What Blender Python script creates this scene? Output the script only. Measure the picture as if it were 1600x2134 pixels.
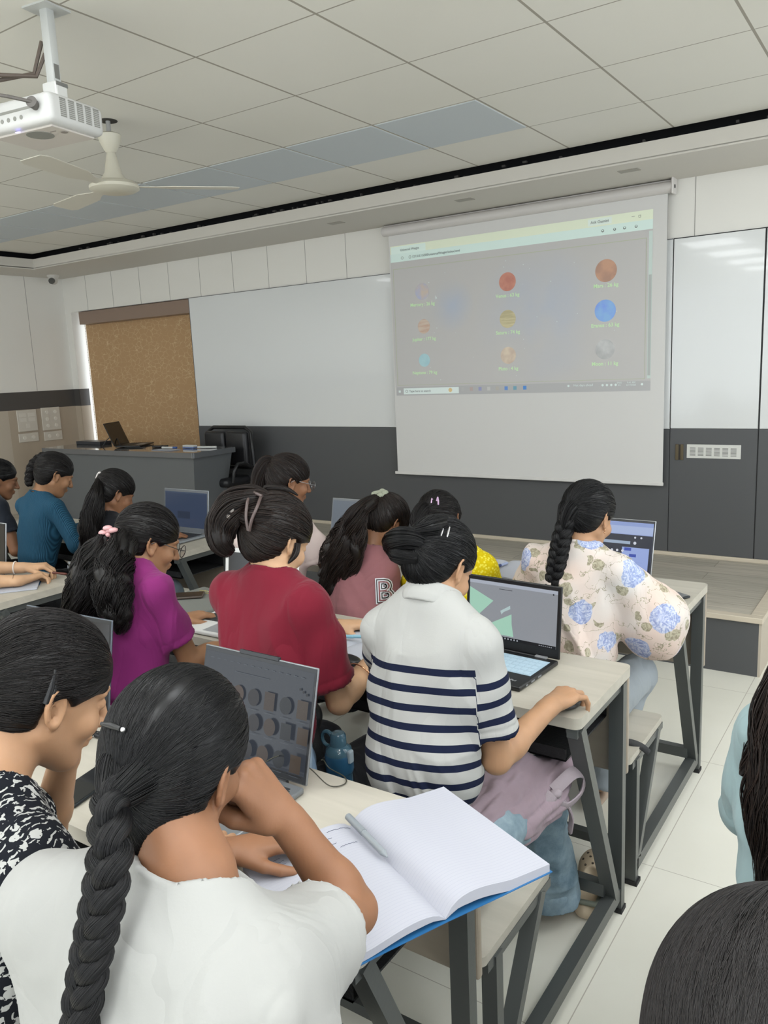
import bpy, bmesh, math, random
import numpy as np
from mathutils import Vector, Matrix
from mathutils.bvhtree import BVHTree
random.seed(7); np.random.seed(7)
for o in list(bpy.data.objects): bpy.data.objects.remove(o)
SC = bpy.context.scene; COL = SC.collection
# ---------------------------------------------------------------- camera
def cam_axes(yaw, pitch, roll):
    cy, sy, cp, sp = math.cos(yaw), math.sin(yaw), math.cos(pitch), math.sin(pitch)
    f = Vector((-sy*cp, cy*cp, -sp)); r = Vector((cy, sy, 0)); u = r.cross(f)
    c, s = math.cos(roll), math.sin(roll)
    return c*r+s*u, -s*r+c*u, f
_r, _u, _f = cam_axes(0.602169, 0.179364, -0.04421)
cd = bpy.data.cameras.new('camera'); cam = bpy.data.objects.new('camera', cd); COL.objects.link(cam)
cam.matrix_world = Matrix(((_r.x, _u.x, -_f.x, 1.86223), (_r.y, _u.y, -_f.y, -1.82479), (_r.z, _u.z, -_f.z, 1.65), (0, 0, 0, 1)))
cd.sensor_fit = 'HORIZONTAL'; cd.sensor_width = 36; cd.lens = 36*1666.24/1600; cd.clip_start = .02
SC.camera = cam
# ---------------------------------------------------------------- world, exposure
SC.view_settings.view_transform = 'Standard'; SC.view_settings.look = 'None'
SC.view_settings.exposure = 0.5; SC.view_settings.gamma = 1; SC.view_settings.use_curve_mapping = False
w = bpy.data.worlds.new('world'); SC.world = w; w.use_nodes = True
w.node_tree.nodes['Background'].inputs[0].default_value = (.90, .96, 1.0, 1)
w.node_tree.nodes['Background'].inputs[1].default_value = 1.65
PANEL_POWER = 9.5
# area lamp builder, not called; soft fill comes from the world through the open rear
def area(name, loc, rot, sx, sy, power, col=(1, 1, 1)):
    l = bpy.data.lights.new(name, 'AREA'); l.shape = 'RECTANGLE'; l.size = sx; l.size_y = sy; l.energy = power; l.color = col
    o = bpy.data.objects.new(name, l); o.location = loc; o.rotation_euler = rot; COL.objects.link(o); return o
# ---------------------------------------------------------------- helpers
def lin(h):
    if isinstance(h, str):
        v = [int(h[i:i+2], 16)/255 for i in (0, 2, 4)]
        return tuple(c/12.92 if c <= .04045 else ((c+.055)/1.055)**2.4 for c in v)
    return h
MATS = {}
def mat(name, col, rough=.5, metal=0., spec=.5, emit=0., bump=None, var=None, trans=0., alpha=1., coat=0., sheen=0.):
    """bump=(scale,strength[,stretch]) noise bump; var=(scale,amount[,stretch]) noise colour variation"""
    if name in MATS: return MATS[name]
    m = bpy.data.materials.new(name); m.use_nodes = True; nt = m.node_tree; b = nt.nodes['Principled BSDF']
    c = (*lin(col), 1); m.diffuse_color = c
    I = b.inputs
    I['Base Color'].default_value = c; I['Roughness'].default_value = rough; I['Metallic'].default_value = metal
    I['Specular IOR Level'].default_value = spec; I['Alpha'].default_value = alpha
    I['Transmission Weight'].default_value = trans; I['Coat Weight'].default_value = coat; I['Sheen Weight'].default_value = sheen
    if emit: I['Emission Color'].default_value = c; I['Emission Strength'].default_value = emit
    if bump or var:
        tc = nt.nodes.new('ShaderNodeTexCoord')
        def noise(p, det=4):
            mp = nt.nodes.new('ShaderNodeMapping'); nt.links.new(tc.outputs['Object'], mp.inputs['Vector'])
            if len(p) > 2: mp.inputs['Scale'].default_value = p[2]
            n = nt.nodes.new('ShaderNodeTexNoise'); n.inputs['Scale'].default_value = p[0]; n.inputs['Detail'].default_value = det
            nt.links.new(mp.outputs[0], n.inputs['Vector']); return n
        if bump:
            n = noise(bump); bp = nt.nodes.new('ShaderNodeBump'); bp.inputs['Strength'].default_value = bump[1]; bp.inputs['Distance'].default_value = .004
            nt.links.new(n.outputs['Fac'], bp.inputs['Height']); nt.links.new(bp.outputs[0], I['Normal'])
        if var:
            n = noise(var); r = nt.nodes.new('ShaderNodeMapRange'); r.inputs[1].default_value = .3; r.inputs[2].default_value = .7
            r.inputs[3].default_value = 1-var[1]; r.inputs[4].default_value = 1+var[1]*.6
            mx = nt.nodes.new('ShaderNodeVectorMath'); mx.operation = 'SCALE'; mx.inputs[0].default_value = c[:3]
            nt.links.new(n.outputs['Fac'], r.inputs[0]); nt.links.new(r.outputs[0], mx.inputs['Scale']); nt.links.new(mx.outputs[0], I['Base Color'])
    MATS[name] = m; return m
class NT:
    """tiny node helper for hand made materials"""
    def __init__(s, name, rough=.5, spec=.5):
        s.m = bpy.data.materials.new(name); s.m.use_nodes = True; s.nt = s.m.node_tree; s.b = s.nt.nodes['Principled BSDF']
        s.b.inputs['Roughness'].default_value = rough; s.b.inputs['Specular IOR Level'].default_value = spec; MATS[name] = s.m
    def n(s, t, **k):
        x = s.nt.nodes.new('ShaderNode'+t)
        for a, v in k.items():
            if a.startswith('i'): x.inputs[int(a[1:])].default_value = v
            else: setattr(x, a, v)
        return x
    def l(s, a, b): s.nt.links.new(a, b)
    def ramp(s, fac, stops, const=False):
        r = s.n('ValToRGB'); e = r.color_ramp
        if const: e.interpolation = 'CONSTANT'
        while len(e.elements) < len(stops): e.elements.new(.5)
        for i, (p, c) in enumerate(stops): e.elements[i].position = p; e.elements[i].color = (*lin(c), 1)
        s.l(fac, r.inputs[0]); return r.outputs[0]
    def mix(s, fac, a, b):
        x = s.n('Mix', data_type='RGBA')
        for v, k in ((fac, 0), (a, 6), (b, 7)):
            if isinstance(v, str): v = (*lin(v), 1)
            if isinstance(v, (int, float, tuple)): x.inputs[k].default_value = v
            else: s.l(v, x.inputs[k])
        return x.outputs[2]
    def math(s, op, a, b=0.):
        x = s.n('Math', operation=op)
        for v, k in ((a, 0), (b, 1)):
            if isinstance(v, (int, float)): x.inputs[k].default_value = v
            else: s.l(v, x.inputs[k])
        return x.outputs[0]
    def base(s, o): s.l(o, s.b.inputs['Base Color'])
    def bump(s, h, st=.3, d=.003):
        b = s.n('Bump'); b.inputs['Strength'].default_value = st; b.inputs['Distance'].default_value = d; s.l(h, b.inputs['Height']); s.l(b.outputs[0], s.b.inputs['Normal'])
def mesh_obj(name, verts, faces, m, parent=None, smooth=False, mi=None):
    me = bpy.data.meshes.new(name); me.from_pydata([tuple(v) for v in verts], [], faces)
    for x in (m if isinstance(m, (list, tuple)) else [m]): me.materials.append(x)
    if mi is not None: me.polygons.foreach_set('material_index', mi)
    if smooth: me.polygons.foreach_set('use_smooth', [True]*len(me.polygons))
    me.update(); o = bpy.data.objects.new(name, me); COL.objects.link(o)
    if parent is not None: o.parent = parent
    return o
class MB:
    """collects primitives into ONE mesh"""
    def __init__(s): s.bm = bmesh.new()
    def box(s, a, b, bev=0, seg=2, rot=None, mi=0):
        a = Vector(a); b = Vector(b); c = (a+b)/2; d = b-a
        M = Matrix.Translation(c) @ (rot.to_4x4() if rot else Matrix.Identity(4)) @ Matrix.Diagonal((abs(d.x), abs(d.y), abs(d.z), 1))
        g = bmesh.ops.create_cube(s.bm, size=1, matrix=M)
        s._fin(g['verts'], bev, seg, mi); return s
    def _fin(s, vs, bev, seg, mi):
        fs = {f for v in vs for f in v.link_faces}
        for f in fs: f.material_index = mi
        if bev:
            es = {e for v in vs for e in v.link_edges}
            r = bmesh.ops.bevel(s.bm, geom=list(es), offset=bev, segments=seg, affect='EDGES', profile=.5)
            for f in r['faces']: f.material_index = mi
    def bar(s, p, q, w, h=None, up=(0, 0, 1), bev=0, mi=0):
        """rectangular tube from p to q, width w (sideways) height h (along up)"""
        p = Vector(p); q = Vector(q); h = h or w; z = (q-p); L = z.length; z.normalize(); up = Vector(up)
        x = up.cross(z)
        if x.length < 1e-4: x = Vector((1, 0, 0)).cross(z)
        x.normalize(); y = z.cross(x)
        M = Matrix.Translation((p+q)/2) @ Matrix((x, y, z)).transposed().to_4x4() @ Matrix.Diagonal((w, h, L, 1))
        g = bmesh.ops.create_cube(s.bm, size=1, matrix=M); s._fin(g['verts'], bev, 1, mi); return s
    def cyl(s, p, q, r, r2=None, n=24, mi=0, bev=0):
        p = Vector(p); q = Vector(q); z = q-p; L = z.length
        M = Matrix.Translation((p+q)/2) @ z.to_track_quat('Z', 'Y').to_matrix().to_4x4()
        g = bmesh.ops.create_cone(s.bm, segments=n, radius1=r, radius2=r if r2 is None else r2, depth=L, cap_ends=True, matrix=M)
        s._fin(g['verts'], bev, 2, mi); return s
    def ball(s, c, r, n=16, sc=(1, 1, 1), mi=0, rot=None):
        M = Matrix.Translation(c) @ (rot.to_4x4() if rot else Matrix.Identity(4)) @ Matrix.Diagonal((sc[0]*r, sc[1]*r, sc[2]*r, 1))
        g = bmesh.ops.create_uvsphere(s.bm, u_segments=n, v_segments=max(6, n//2), radius=1, matrix=M); s._fin(g['verts'], 0, 1, mi); return s
    def lathe(s, prof, c=(0, 0, 0), n=32, mi=0, axis=None):
        c = Vector(c); R = (Vector(axis).to_track_quat('Z', 'Y').to_matrix() if axis else Matrix.Identity(3)); rings = []
        for r, z in prof:
            rings.append([s.bm.verts.new(c+R @ Vector((r*math.cos(2*math.pi*i/n), r*math.sin(2*math.pi*i/n), z))) for i in range(n)])
        for a, b in zip(rings, rings[1:]):
            for i in range(n): f = s.bm.faces.new((a[i], a[(i+1) % n], b[(i+1) % n], b[i])); f.material_index = mi
        for rg, fl in ((rings[0], True), (rings[-1], False)):
            f = s.bm.faces.new(rg[::-1] if fl else rg); f.material_index = mi
        return s
    def tube(s, pts, r, n=8, mi=0, closed=False, flat=1.):
        pts = [Vector(p) for p in pts]; N = len(pts); rings = []; up = None
        for i, p in enumerate(pts):
            a = pts[(i-1) % N] if (closed or i > 0) else p; b = pts[(i+1) % N] if (closed or i < N-1) else p
            t = (b-a).normalized()
            if up is None: up = t.orthogonal().normalized()
            up = (up-t*up.dot(t)).normalized(); sd = t.cross(up)
            rr = r[i] if isinstance(r, (list, tuple)) else r
            rings.append([s.bm.verts.new(p+(up*math.cos(2*math.pi*k/n)*flat+sd*math.sin(2*math.pi*k/n))*rr) for k in range(n)])
        for i in range(N if closed else N-1):
            a, b = rings[i], rings[(i+1) % N]
            for k in range(n): f = s.bm.faces.new((a[k], a[(k+1) % n], b[(k+1) % n], b[k])); f.material_index = mi
        if not closed:
            s.bm.faces.new(rings[0][::-1]).material_index = mi; s.bm.faces.new(rings[-1]).material_index = mi
        return s
    def poly(s, pts, th, nrm=(0, 0, 1), mi=0):
        """extruded polygon"""
        v = [s.bm.verts.new(Vector(p)) for p in pts]; f = s.bm.faces.new(v); f.material_index = mi
        r = bmesh.ops.extrude_face_region(s.bm, geom=[f]); vv = [x for x in r['geom'] if isinstance(x, bmesh.types.BMVert)]
        bmesh.ops.translate(s.bm, verts=vv, vec=Vector(nrm)*th)
        for x in vv:
            for g in x.link_faces: g.material_index = mi
        return s
    def build(s, name, m, parent=None, smooth=None, M=None):
        bmesh.ops.recalc_face_normals(s.bm, faces=s.bm.faces)
        if M is not None: bmesh.ops.transform(s.bm, matrix=M, verts=s.bm.verts)
        me = bpy.data.meshes.new(name)
        s.bm.to_mesh(me); s.bm.free()
        for x in (m if isinstance(m, (list, tuple)) else [m]): me.materials.append(x)
        o = bpy.data.objects.new(name, me); COL.objects.link(o)
        if parent is not None: o.parent = parent
        if smooth:
            me.polygons.foreach_set('use_smooth', [True]*len(me.polygons))
            try: me.set_sharp_from_angle(angle=math.radians(smooth))
            except Exception: pass
        return o
def tag(o, label=None, cat=None, group=None, kind=None):
    if label: o['label'] = label
    if cat: o['category'] = cat
    if group: o['group'] = group
    if kind: o['kind'] = kind
    return o
def thing(name, label, cat, loc=(0, 0, 0), rz=0, group=None):
    o = bpy.data.objects.new(name, None); COL.objects.link(o); o.location = loc; o.rotation_euler = (0, 0, rz); o.empty_display_size = .05
    return tag(o, label, cat, group)
def copy_tree(o, parent=None):
    c = o.copy(); COL.objects.link(c); c.parent = parent
    for ch in [x for x in o.children]: copy_tree(ch, c)
    return c
def text_mesh(txt, size, m, name, parent=None, M=None, ex=0.0004, align='CENTER', shear=0, bold=0.):
    cu = bpy.data.curves.new(name, 'FONT'); cu.body = txt; cu.size = size; cu.extrude = ex; cu.align_x = align; cu.align_y = 'CENTER'; cu.shear = shear; cu.offset = bold
    cu.resolution_u = 3
    o = bpy.data.objects.new(name, cu); COL.objects.link(o); bpy.context.view_layer.update()
    me = bpy.data.meshes.new_from_object(o.evaluated_get(bpy.context.evaluated_depsgraph_get()))
    bpy.data.objects.remove(o); bpy.data.curves.remove(cu)
    if M is not None: me.transform(M)
    me.materials.clear(); me.materials.append(m)
    q = bpy.data.objects.new(name, me); COL.objects.link(q)
    if parent is not None: q.parent = parent
    return q
def frame_M(o, x, y):
    """matrix whose local x,y axes lie along x,y and origin o"""
    x = Vector(x).normalized(); y = Vector(y).normalized(); z = x.cross(y)
    return Matrix(((x.x, y.x, z.x, o[0]), (x.y, y.y, z.y, o[1]), (x.z, y.z, z.z, o[2]), (0, 0, 0, 1)))
class Flat:
    """flat graphic (print, screen picture) in its own local u,v plane, one mesh, thin layers"""
    def __init__(s, M, step=.00025): s.M = M; s.v = []; s.f = []; s.mi = []; s.m = []; s.L = 0; s.step = step
    def _m(s, m):
        if m not in s.m: s.m.append(m)
        return s.m.index(m)
    def poly(s, pts, m):
        s.L += 1; n = len(s.v); z = s.L*s.step
        s.v += [s.M @ Vector((p[0], p[1], z)) for p in pts]; s.f.append(list(range(n, n+len(pts)))); s.mi.append(s._m(m)); return s
    def rect(s, x0, y0, x1, y1, m): return s.poly([(x0, y0), (x1, y0), (x1, y1), (x0, y1)], m)
    def disc(s, x, y, rx, m, ry=None, n=28): return s.poly([(x+rx*math.cos(6.2832*i/n), y+(ry or rx)*math.sin(6.2832*i/n)) for i in range(n)], m)
    def build(s, name, parent=None): return mesh_obj(name, s.v, s.f, s.m, parent, mi=s.mi)
# ================================================================ ROOM
WALLY, LWX, CZ = 3.63, -5.95, 2.87
XR, YB = 5.0, -6.5
white_wall = mat('white laminate wall', 'e3e1db', .38, var=(1.2, .02))
grey_dado = mat('dark grey laminate', '4f5052', .5, bump=(60, .05))
seam_m = mat('panel seam', '8b8884', .6)
dark_seam = mat('dark gap', '2c2c2e', .7)
beige_lam = mat('beige wood laminate', 'ada08f', .5, var=(5, .06, (1, 1, .15)))
beige_light = mat('pale beige laminate', 'b5ab9c', .5)
# floor: 0.8 m vitrified tiles
t = NT('vitrified tile floor', .22, .4)
tc = t.n('TexCoord'); mp = t.n('Mapping'); mp.inputs['Location'].default_value = (-1.205+8, -.596+8, 0); t.l(tc.outputs['Object'], mp.inputs[0])
sx = t.n('SeparateXYZ'); t.l(mp.outputs[0], sx.inputs[0])
def gl(o, per, wd):
    f = t.math('FRACT', t.math('DIVIDE', o, per)); f = t.math('ABSOLUTE', t.math('SUBTRACT', f, .5)); return t.math('GREATER_THAN', f, .5-wd/per/2)
g = t.math('MAXIMUM', gl(sx.outputs[0], .8, .003), gl(sx.outputs[1], .8, .0026))
nz = t.n('TexNoise'); nz.inputs['Scale'].default_value = 3; nz.inputs['Detail'].default_value = 5; t.l(mp.outputs[0], nz.inputs['Vector'])
t.base(t.mix(g, t.ramp(nz.outputs['Fac'], [(.3, 'dcdace'), (.7, 'e2e0d5')]), 'b4afa4'))
tile_floor = t.m
# wood floor of the platform
t = NT('grey oak laminate', .45, .3)
tc = t.n('TexCoord'); br = t.n('TexBrick'); t.l(tc.outputs['Object'], br.inputs['Vector'])
br.offset = .37; br.inputs['Color1'].default_value = (*lin('a9a498'), 1); br.inputs['Color2'].default_value = (*lin('bbb4a7'), 1); br.inputs['Mortar'].default_value = (*lin('7d776d'), 1)
br.inputs['Scale'].default_value = 1; br.inputs['Brick Width'].default_value = 1.25; br.inputs['Row Height'].default_value = .155; br.inputs['Mortar Size'].default_value = .0022
mp = t.n('Mapping'); mp.inputs['Scale'].default_value = (1.6, 22, 1); t.l(tc.outputs['Object'], mp.inputs[0])
nz = t.n('TexNoise'); nz.inputs['Scale'].default_value = 2.2; nz.inputs['Detail'].default_value = 6; t.l(mp.outputs[0], nz.inputs['Vector'])
t.base(t.mix(t.math('MULTIPLY', t.ramp(nz.outputs['Fac'], [(.38, '000000'), (.66, 'ffffff')]), .55), br.outputs['Color'], '8a857a'))
oak = t.m
oak_trim = mat('oak edge trim', 'c6bba9', .45, var=(8, .08, (.2, 6, 1)))
def struct(mb, name, m, **k): return tag(mb.build(name, m, **k), kind='structure')
struct(MB().box((LWX-.2, YB, -.1), (XR, WALLY+.2, 0)), 'floor', tile_floor)
# front wall with window opening on the left (x -5.72..-4.02, z .5..2.37)
fw = MB()
fw.box((LWX-.2, WALLY, 2.37), (XR, WALLY+.2, 3.1)); fw.box((LWX-.2, WALLY, 0), (-5.85, WALLY+.2, 2.37)); fw.box((-4.02, WALLY, 0), (XR, WALLY+.2, 2.37)); fw.box((-5.85, WALLY, 0), (-4.02, WALLY+.2, .55))
struct(fw, 'wall_front', white_wall)
sm = MB()
for i, x in enumerate([-5.55+.425*k for k in range(0, 15)]+[.567]+[1.0+.6*k for k in range(4)]):
    sm.box((x-.0018, WALLY-.0012, 2.372), (x+.0018, WALLY, 2.76))
sm.box((-5.72, WALLY-.0012, 2.368), (-1.7, WALLY, 2.373))
struct(sm, 'trim_1', seam_m)
struct(MB().box((-4.02, WALLY-.012, .31), (.442, WALLY, 1.163)).box((.447, WALLY-.012, .335), (.978, WALLY, 1.166)).box((.986, WALLY-.012, .31), (XR, WALLY, 1.166)), 'trim_2', grey_dado)
struct(MB().box((.442, WALLY-.006, .31), (.447, WALLY, 2.37)).box((.978, WALLY-.006, .31), (.986, WALLY, 2.37)).box((.442, WALLY-.006, 2.368), (XR, WALLY, 2.373)), 'trim_3', dark_seam)
struct(MB().box((-5.95, WALLY-.03, .31), (XR, WALLY-.012, .335), .003), 'baseboard_front', oak_trim)
# left wall : white above, dark band, beige panelling
lw = MB(); lw.box((LWX-.2, YB, 0), (LWX, WALLY+.2, 3.1)); struct(lw, 'wall_left', white_wall)
lt = MB()
for y in [3.19-.85*k for k in range(10)]: lt.box((LWX, y-.002, 1.56), (LWX+.0012, y+.002, 2.76))
struct(lt, 'trim_4', seam_m)
struct(MB().box((LWX, YB, 1.375), (LWX+.006, WALLY, 1.557)).box((LWX, WALLY-.006, 1.375), (-5.85, WALLY, 1.557)).box((-5.856, WALLY, 1.375), (-5.847, WALLY+.12, 1.557)), 'trim_5', mat('charcoal band', '4a4745', .5, bump=(90, .1)))
struct(MB().box((LWX, 2.83, 0), (LWX+.006, WALLY, 1.375)).box((LWX, WALLY-.006, 0), (-5.85, WALLY, 1.375)).box((-5.856, WALLY, .3), (-5.847, WALLY+.12, 1.375)), 'trim_6', beige_lam)
struct(MB().box((LWX, YB, 0), (LWX+.008, 2.83, 1.375)), 'trim_7', beige_light)
# window reveal + frame, daylight outside
struct(MB().box((-5.85, WALLY+.17, .55), (-5.84, WALLY+.2, 2.37)).box((-4.07, WALLY+.17, .55), (-4.02, WALLY+.2, 2.37)).box((-5.85, WALLY+.17, .55), (-4.02, WALLY+.2, .6)).box((-5.85, WALLY+.17, 2.32), (-4.02, WALLY+.2, 2.37)).box((-4.9, WALLY+.17, .55), (-4.85, WALLY+.2, 2.37)), 'window_1', mat('cream window frame', 'd8d2c2', .4))
# platform
stx0, stx1, sty, stz = LWX, 1.225, 2.42, .31
struct(MB().box((stx0, sty+.012, 0), (stx1-.012, WALLY, stz-.02)), 'trim_8', grey_dado)
struct(MB().box((stx1-.012, sty+.012, 0), (stx1, WALLY, stz-.02)), 'trim_9', beige_light)
struct(MB().box((stx0, sty+.05, stz-.02), (stx1-.06, WALLY, stz)), 'floor_platform', oak)
struct(MB().box((stx0, sty-.006, stz-.022), (stx1+.008, sty+.052, stz+.008), .004).box((stx1-.06, sty+.052, stz-.022), (stx1+.008, WALLY, stz+.008), .004), 'trim_10', oak_trim)
# ceiling 0.6 m grid
t = NT('mineral ceiling tile', .85, .2)
tc = t.n('TexCoord'); sx = t.n('SeparateXYZ'); t.l(tc.outputs['Object'], sx.inputs[0])
def gl2(o, per, wd):
    f = t.math('FRACT', t.math('DIVIDE', t.math('ADD', o, 60+per/2), per)); f = t.math('ABSOLUTE', t.math('SUBTRACT', f, .5)); return t.math('LESS_THAN', f, wd/per/2)
g = t.math('MAXIMUM', gl2(sx.outputs[0], .6, .011), gl2(sx.outputs[1], .6, .007))
nz = t.n('TexNoise'); nz.inputs['Scale'].default_value = 1.3; t.l(tc.outputs['Object'], nz.inputs['Vector'])
t.base(t.mix(g, t.ramp(nz.outputs['Fac'], [(.3, 'dad8d0'), (.7, 'dddbd4')]), '9d988e'))
ceil_m = t.m
CEY = 2.97; CEX = -5.42
struct(MB().box((CEX, YB, CZ), (XR, CEY, CZ+.03)), 'ceiling', ceil_m)
# dropped plaster border with an open black slot above its lip
struct(MB().box((LWX, CEY, 2.725), (XR, WALLY, 2.745), .004).box((LWX, YB, 2.725), (CEX, CEY, 2.745), .004)
       .box((CEX-.0, CEY, 2.735), (XR, CEY+.02, 2.822)).box((CEX-.02, YB, 2.735), (CEX, CEY+.02, 2.822)), 'ceiling_border', mat('cream plaster', 'cac6be', .7))
blk = mat('black void lining', '0d0d10', .9)
struct(MB().box((CEX-.3, CEY+.16, 2.745), (XR, CEY+.18, 3.1)).box((CEX-.2, YB, 2.745), (CEX-.18, CEY+.18, 3.1)).box((LWX, YB, 3.05), (XR, WALLY, 3.1)).box((CEX-.2, CEY+.02, 2.745), (XR, CEY+.16, 2.75)).box((CEX-.18, YB, 2.745), (CEX-.02, CEY, 2.75)), 'ceiling_void', blk)
nb = MB()
for k in range(60):
    x = random.uniform(-5, 2.2); z = random.uniform(2.83, 2.86); nb.box((x, CEY+.1, z), (x+random.uniform(.01, .03), CEY+.12, z+random.uniform(.008, .02)))
struct(nb, 'trim_11', mat('void brackets', '55524e', .7))
# bluish light panels set in one row of the grid
pan = mat('unlit led panel diffuser', 'bcc3c8', .55)
for i in range(-8, 2):
    p = thing('ceiling_light_panel', '', 'ceiling light', (i*.6+.3-.6, 2.1, CZ))
    MB().box((-.289, -.289, -.004), (.289, .289, .0)).build('diffuser', pan, p)
    p['label'] = ['blue-grey unlit square light panel in the ceiling row above the projection screen'][0]; p['group'] = 'unlit ceiling light panels'
    if i > 0: bpy.data.objects.remove(p.children[0]); bpy.data.objects.remove(p)
lit = mat('lit led diffuser', (.95, .98, 1), .5, emit=PANEL_POWER)
for x, y in [(x, y) for y in (-.9, -2.1, -3.3, -4.5) for x in (-4.5, -2.7, -.3, 1.5)]+[(2.7, y) for y in (-3.3, -2.1, -.9, .3, 1.5)]+[(3.9, y) for y in (-2.1, -.9, .3, 1.5)]:  # right-hand columns are unseen, added to light the aisle floor and front wall
    if 1:
        o = MB().box((-.28, -.28, -.006), (.28, .28, 0)).build('unseen_ceiling_panel', lit); o.location = (x, y, CZ)
        tag(o, 'lit square ceiling light panel out of view, in a set including added fill', 'ceiling light', 'lit ceiling panels')
# whiteboards
wb = mat('glossy whiteboard', 'd8dada', .16, spec=.5, coat=.3)
alu = mat('dark board edge', '6a6a6c', .4, .5)
t1 = thing('whiteboard', 'long glossy whiteboard between the brown blind and the projection screen', 'whiteboard', (-2.2, WALLY, 1.166))
MB().box((-1.806, -.014, 0), (2.64, -.004, 1.2)).build('board', wb, t1)
MB().box((-1.81, -.015, 1.2), (2.64, -.003, 1.205)).box((-1.812, -.016, 0), (-1.806, -.003, 1.205)).build('edge_strip', alu, t1)
t1 = thing('whiteboard', 'tall glossy white panel to the right of the projection screen', 'whiteboard', (.71, WALLY, 1.17))
MB().box((-.262, -.014, 0), (.267, -.004, 1.196)).build('board', wb, t1)
t1 = thing('whiteboard', 'glossy white panel cut off by the right edge of the photo', 'whiteboard', (1.6, WALLY, 1.17))
MB().box((-.612, -.014, 0), (.9, -.004, 1.196)).build('board', wb, t1)
# wall fittings
brz = mat('bronze', '6d6350', .35, .8)
o = thing('recessed_handle', 'small bronze recessed pull handle in the dark wall panel', 'handle', (.508, WALLY-.012, 1.012))
MB().box((-.026, -.006, -.052), (-.006, 0, .052), .002).box((.006, -.006, -.052), (.026, 0, .052), .002).build('handle_plate', brz, o)
MB().box((-.006, -.002, -.05), (.006, 0, .05)).build('handle_recess', mat('dark brown', '2c2620', .6), o)
o = thing('vent_grille', 'white slotted vent plate on the dark grey wall', 'vent', (.72, WALLY-.012, 1.02))
MB().box((-.165, -.006, -.045), (.165, 0, .045), .002).build('grille_plate', mat('white plastic', 'cfcfca', .4), o)
s = MB()
for k in range(6):
    for j in range(7): s.box((-.145+k*.05, -.0068, -.028+j*.008), (-.11+k*.05, -.0055, -.0245+j*.008))
s.build('slots', mat('slot shadow', '6b6b68', .7), o)
plast = mat('ivory switch plastic', 'c9c3b8', .35)
def plate(y0, y1, z0, z1, kind, lab):
    o = thing('switch_plate', lab, 'switch plate', (LWX+.006, (y0+y1)/2, (z0+z1)/2)); a = (y1-y0)/2; b = (z1-z0)/2
    MB().box((0, -a, -b), (.012, a, b), .004).build('cover', plast, o)
    s = MB()
    if kind == 'sw':
        for i in range(2): s.box((.012, -a*.8, -.01-.0+i*.05), (.015, -a*.1, .03+i*.05), .001).box((.012, a*.1, -.01+i*.05), (.015, a*.8, .03+i*.05), .001)
        s.box((.012, -.02, -b*.7), (.015, .02, -b*.3), .001); s.build('switches', mat('switch rocker', 'd2cdc3', .3), o)
    else:
        n = 3 if b > .08 else 1
        for i in range(n):
            for yy in (-a*.45, a*.45): MB().cyl((.012, yy, (i-(n-1)/2)*b*.6), (.02, yy, (i-(n-1)/2)*b*.6), .018).build('socket', mat('socket face', 'd8d3c9', .3), o)
        s.bm.free()
plate(2.918, 3.138, 1.15, 1.372, 'sw', 'large square switch plate on the beige wall, left one')
plate(3.196, 3.415, 1.14, 1.38, 'so', 'large plate with six sockets next to the window blind')
plate(2.912, 3.133, 1.04, 1.13, 'sw2', 'narrow switch strip under the left switch plate')
plate(3.2, 3.415, 1.03, 1.125, 'so', 'narrow two-socket strip under the six-socket plate')
# blind
t = NT('tan patterned blind fabric', .8, .2)
tc = t.n('TexCoord'); mp = t.n('Mapping'); mp.inputs['Scale'].default_value = (1, 1, 1.5); t.l(tc.outputs['Object'], mp.inputs[0])
nz = t.n('TexNoise'); nz.inputs['Scale'].default_value = 14; t.l(mp.outputs[0], nz.inputs['Vector'])
ad = t.n('VectorMath', operation='MULTIPLY_ADD'); t.l(nz.outputs['Color'], ad.inputs[0]); ad.inputs[1].default_value = (.05, .05, .05); t.l(mp.outputs[0], ad.inputs[2])
vo = t.n('TexVoronoi', feature='DISTANCE_TO_EDGE'); vo.inputs['Scale'].default_value = 14; t.l(ad.outputs[0], vo.inputs['Vector'])
wv = t.n('TexNoise'); wv.inputs['Scale'].default_value = 9; t.l(tc.outputs['Object'], wv.inputs['Vector'])
line = t.ramp(vo.outputs['Distance'], [(0, 'ffffff'), (.045, '000000')])
fac = t.math('MULTIPLY', line, t.ramp(wv.outputs['Fac'], [(.3, '000000'), (.5, 'ffffff')]))
t.base(t.mix(fac, 'b4936d', 'cdb28e'))
t.b.inputs['Emission Color'].default_value = (*lin('b0906a'), 1); t.b.inputs['Emission Strength'].default_value = 0
o = thing('window_blind', 'tan roller blind with a crackle pattern closed over the window', 'blind', (-4.88, WALLY+.08, .5))
MB().box((-.903, .04, .1), (.86, .043, 1.83)).build('blind_fabric', t.m, o)
MB().box((-.85, -.075, 1.735), (.86, .05, 1.865), .004).build('headrail', mat('brown headrail', '8b7668', .35), o)
s = MB()
for k in range(60): s.ball((-.865, .0, .1+k*.028), .0035, 6)
s.tube([(-.865, .0, .1+k*.1) for k in range(18)], .0012, 5); s.build('bead_chain', mat('chain', '4c4034', .4), o)
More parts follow.
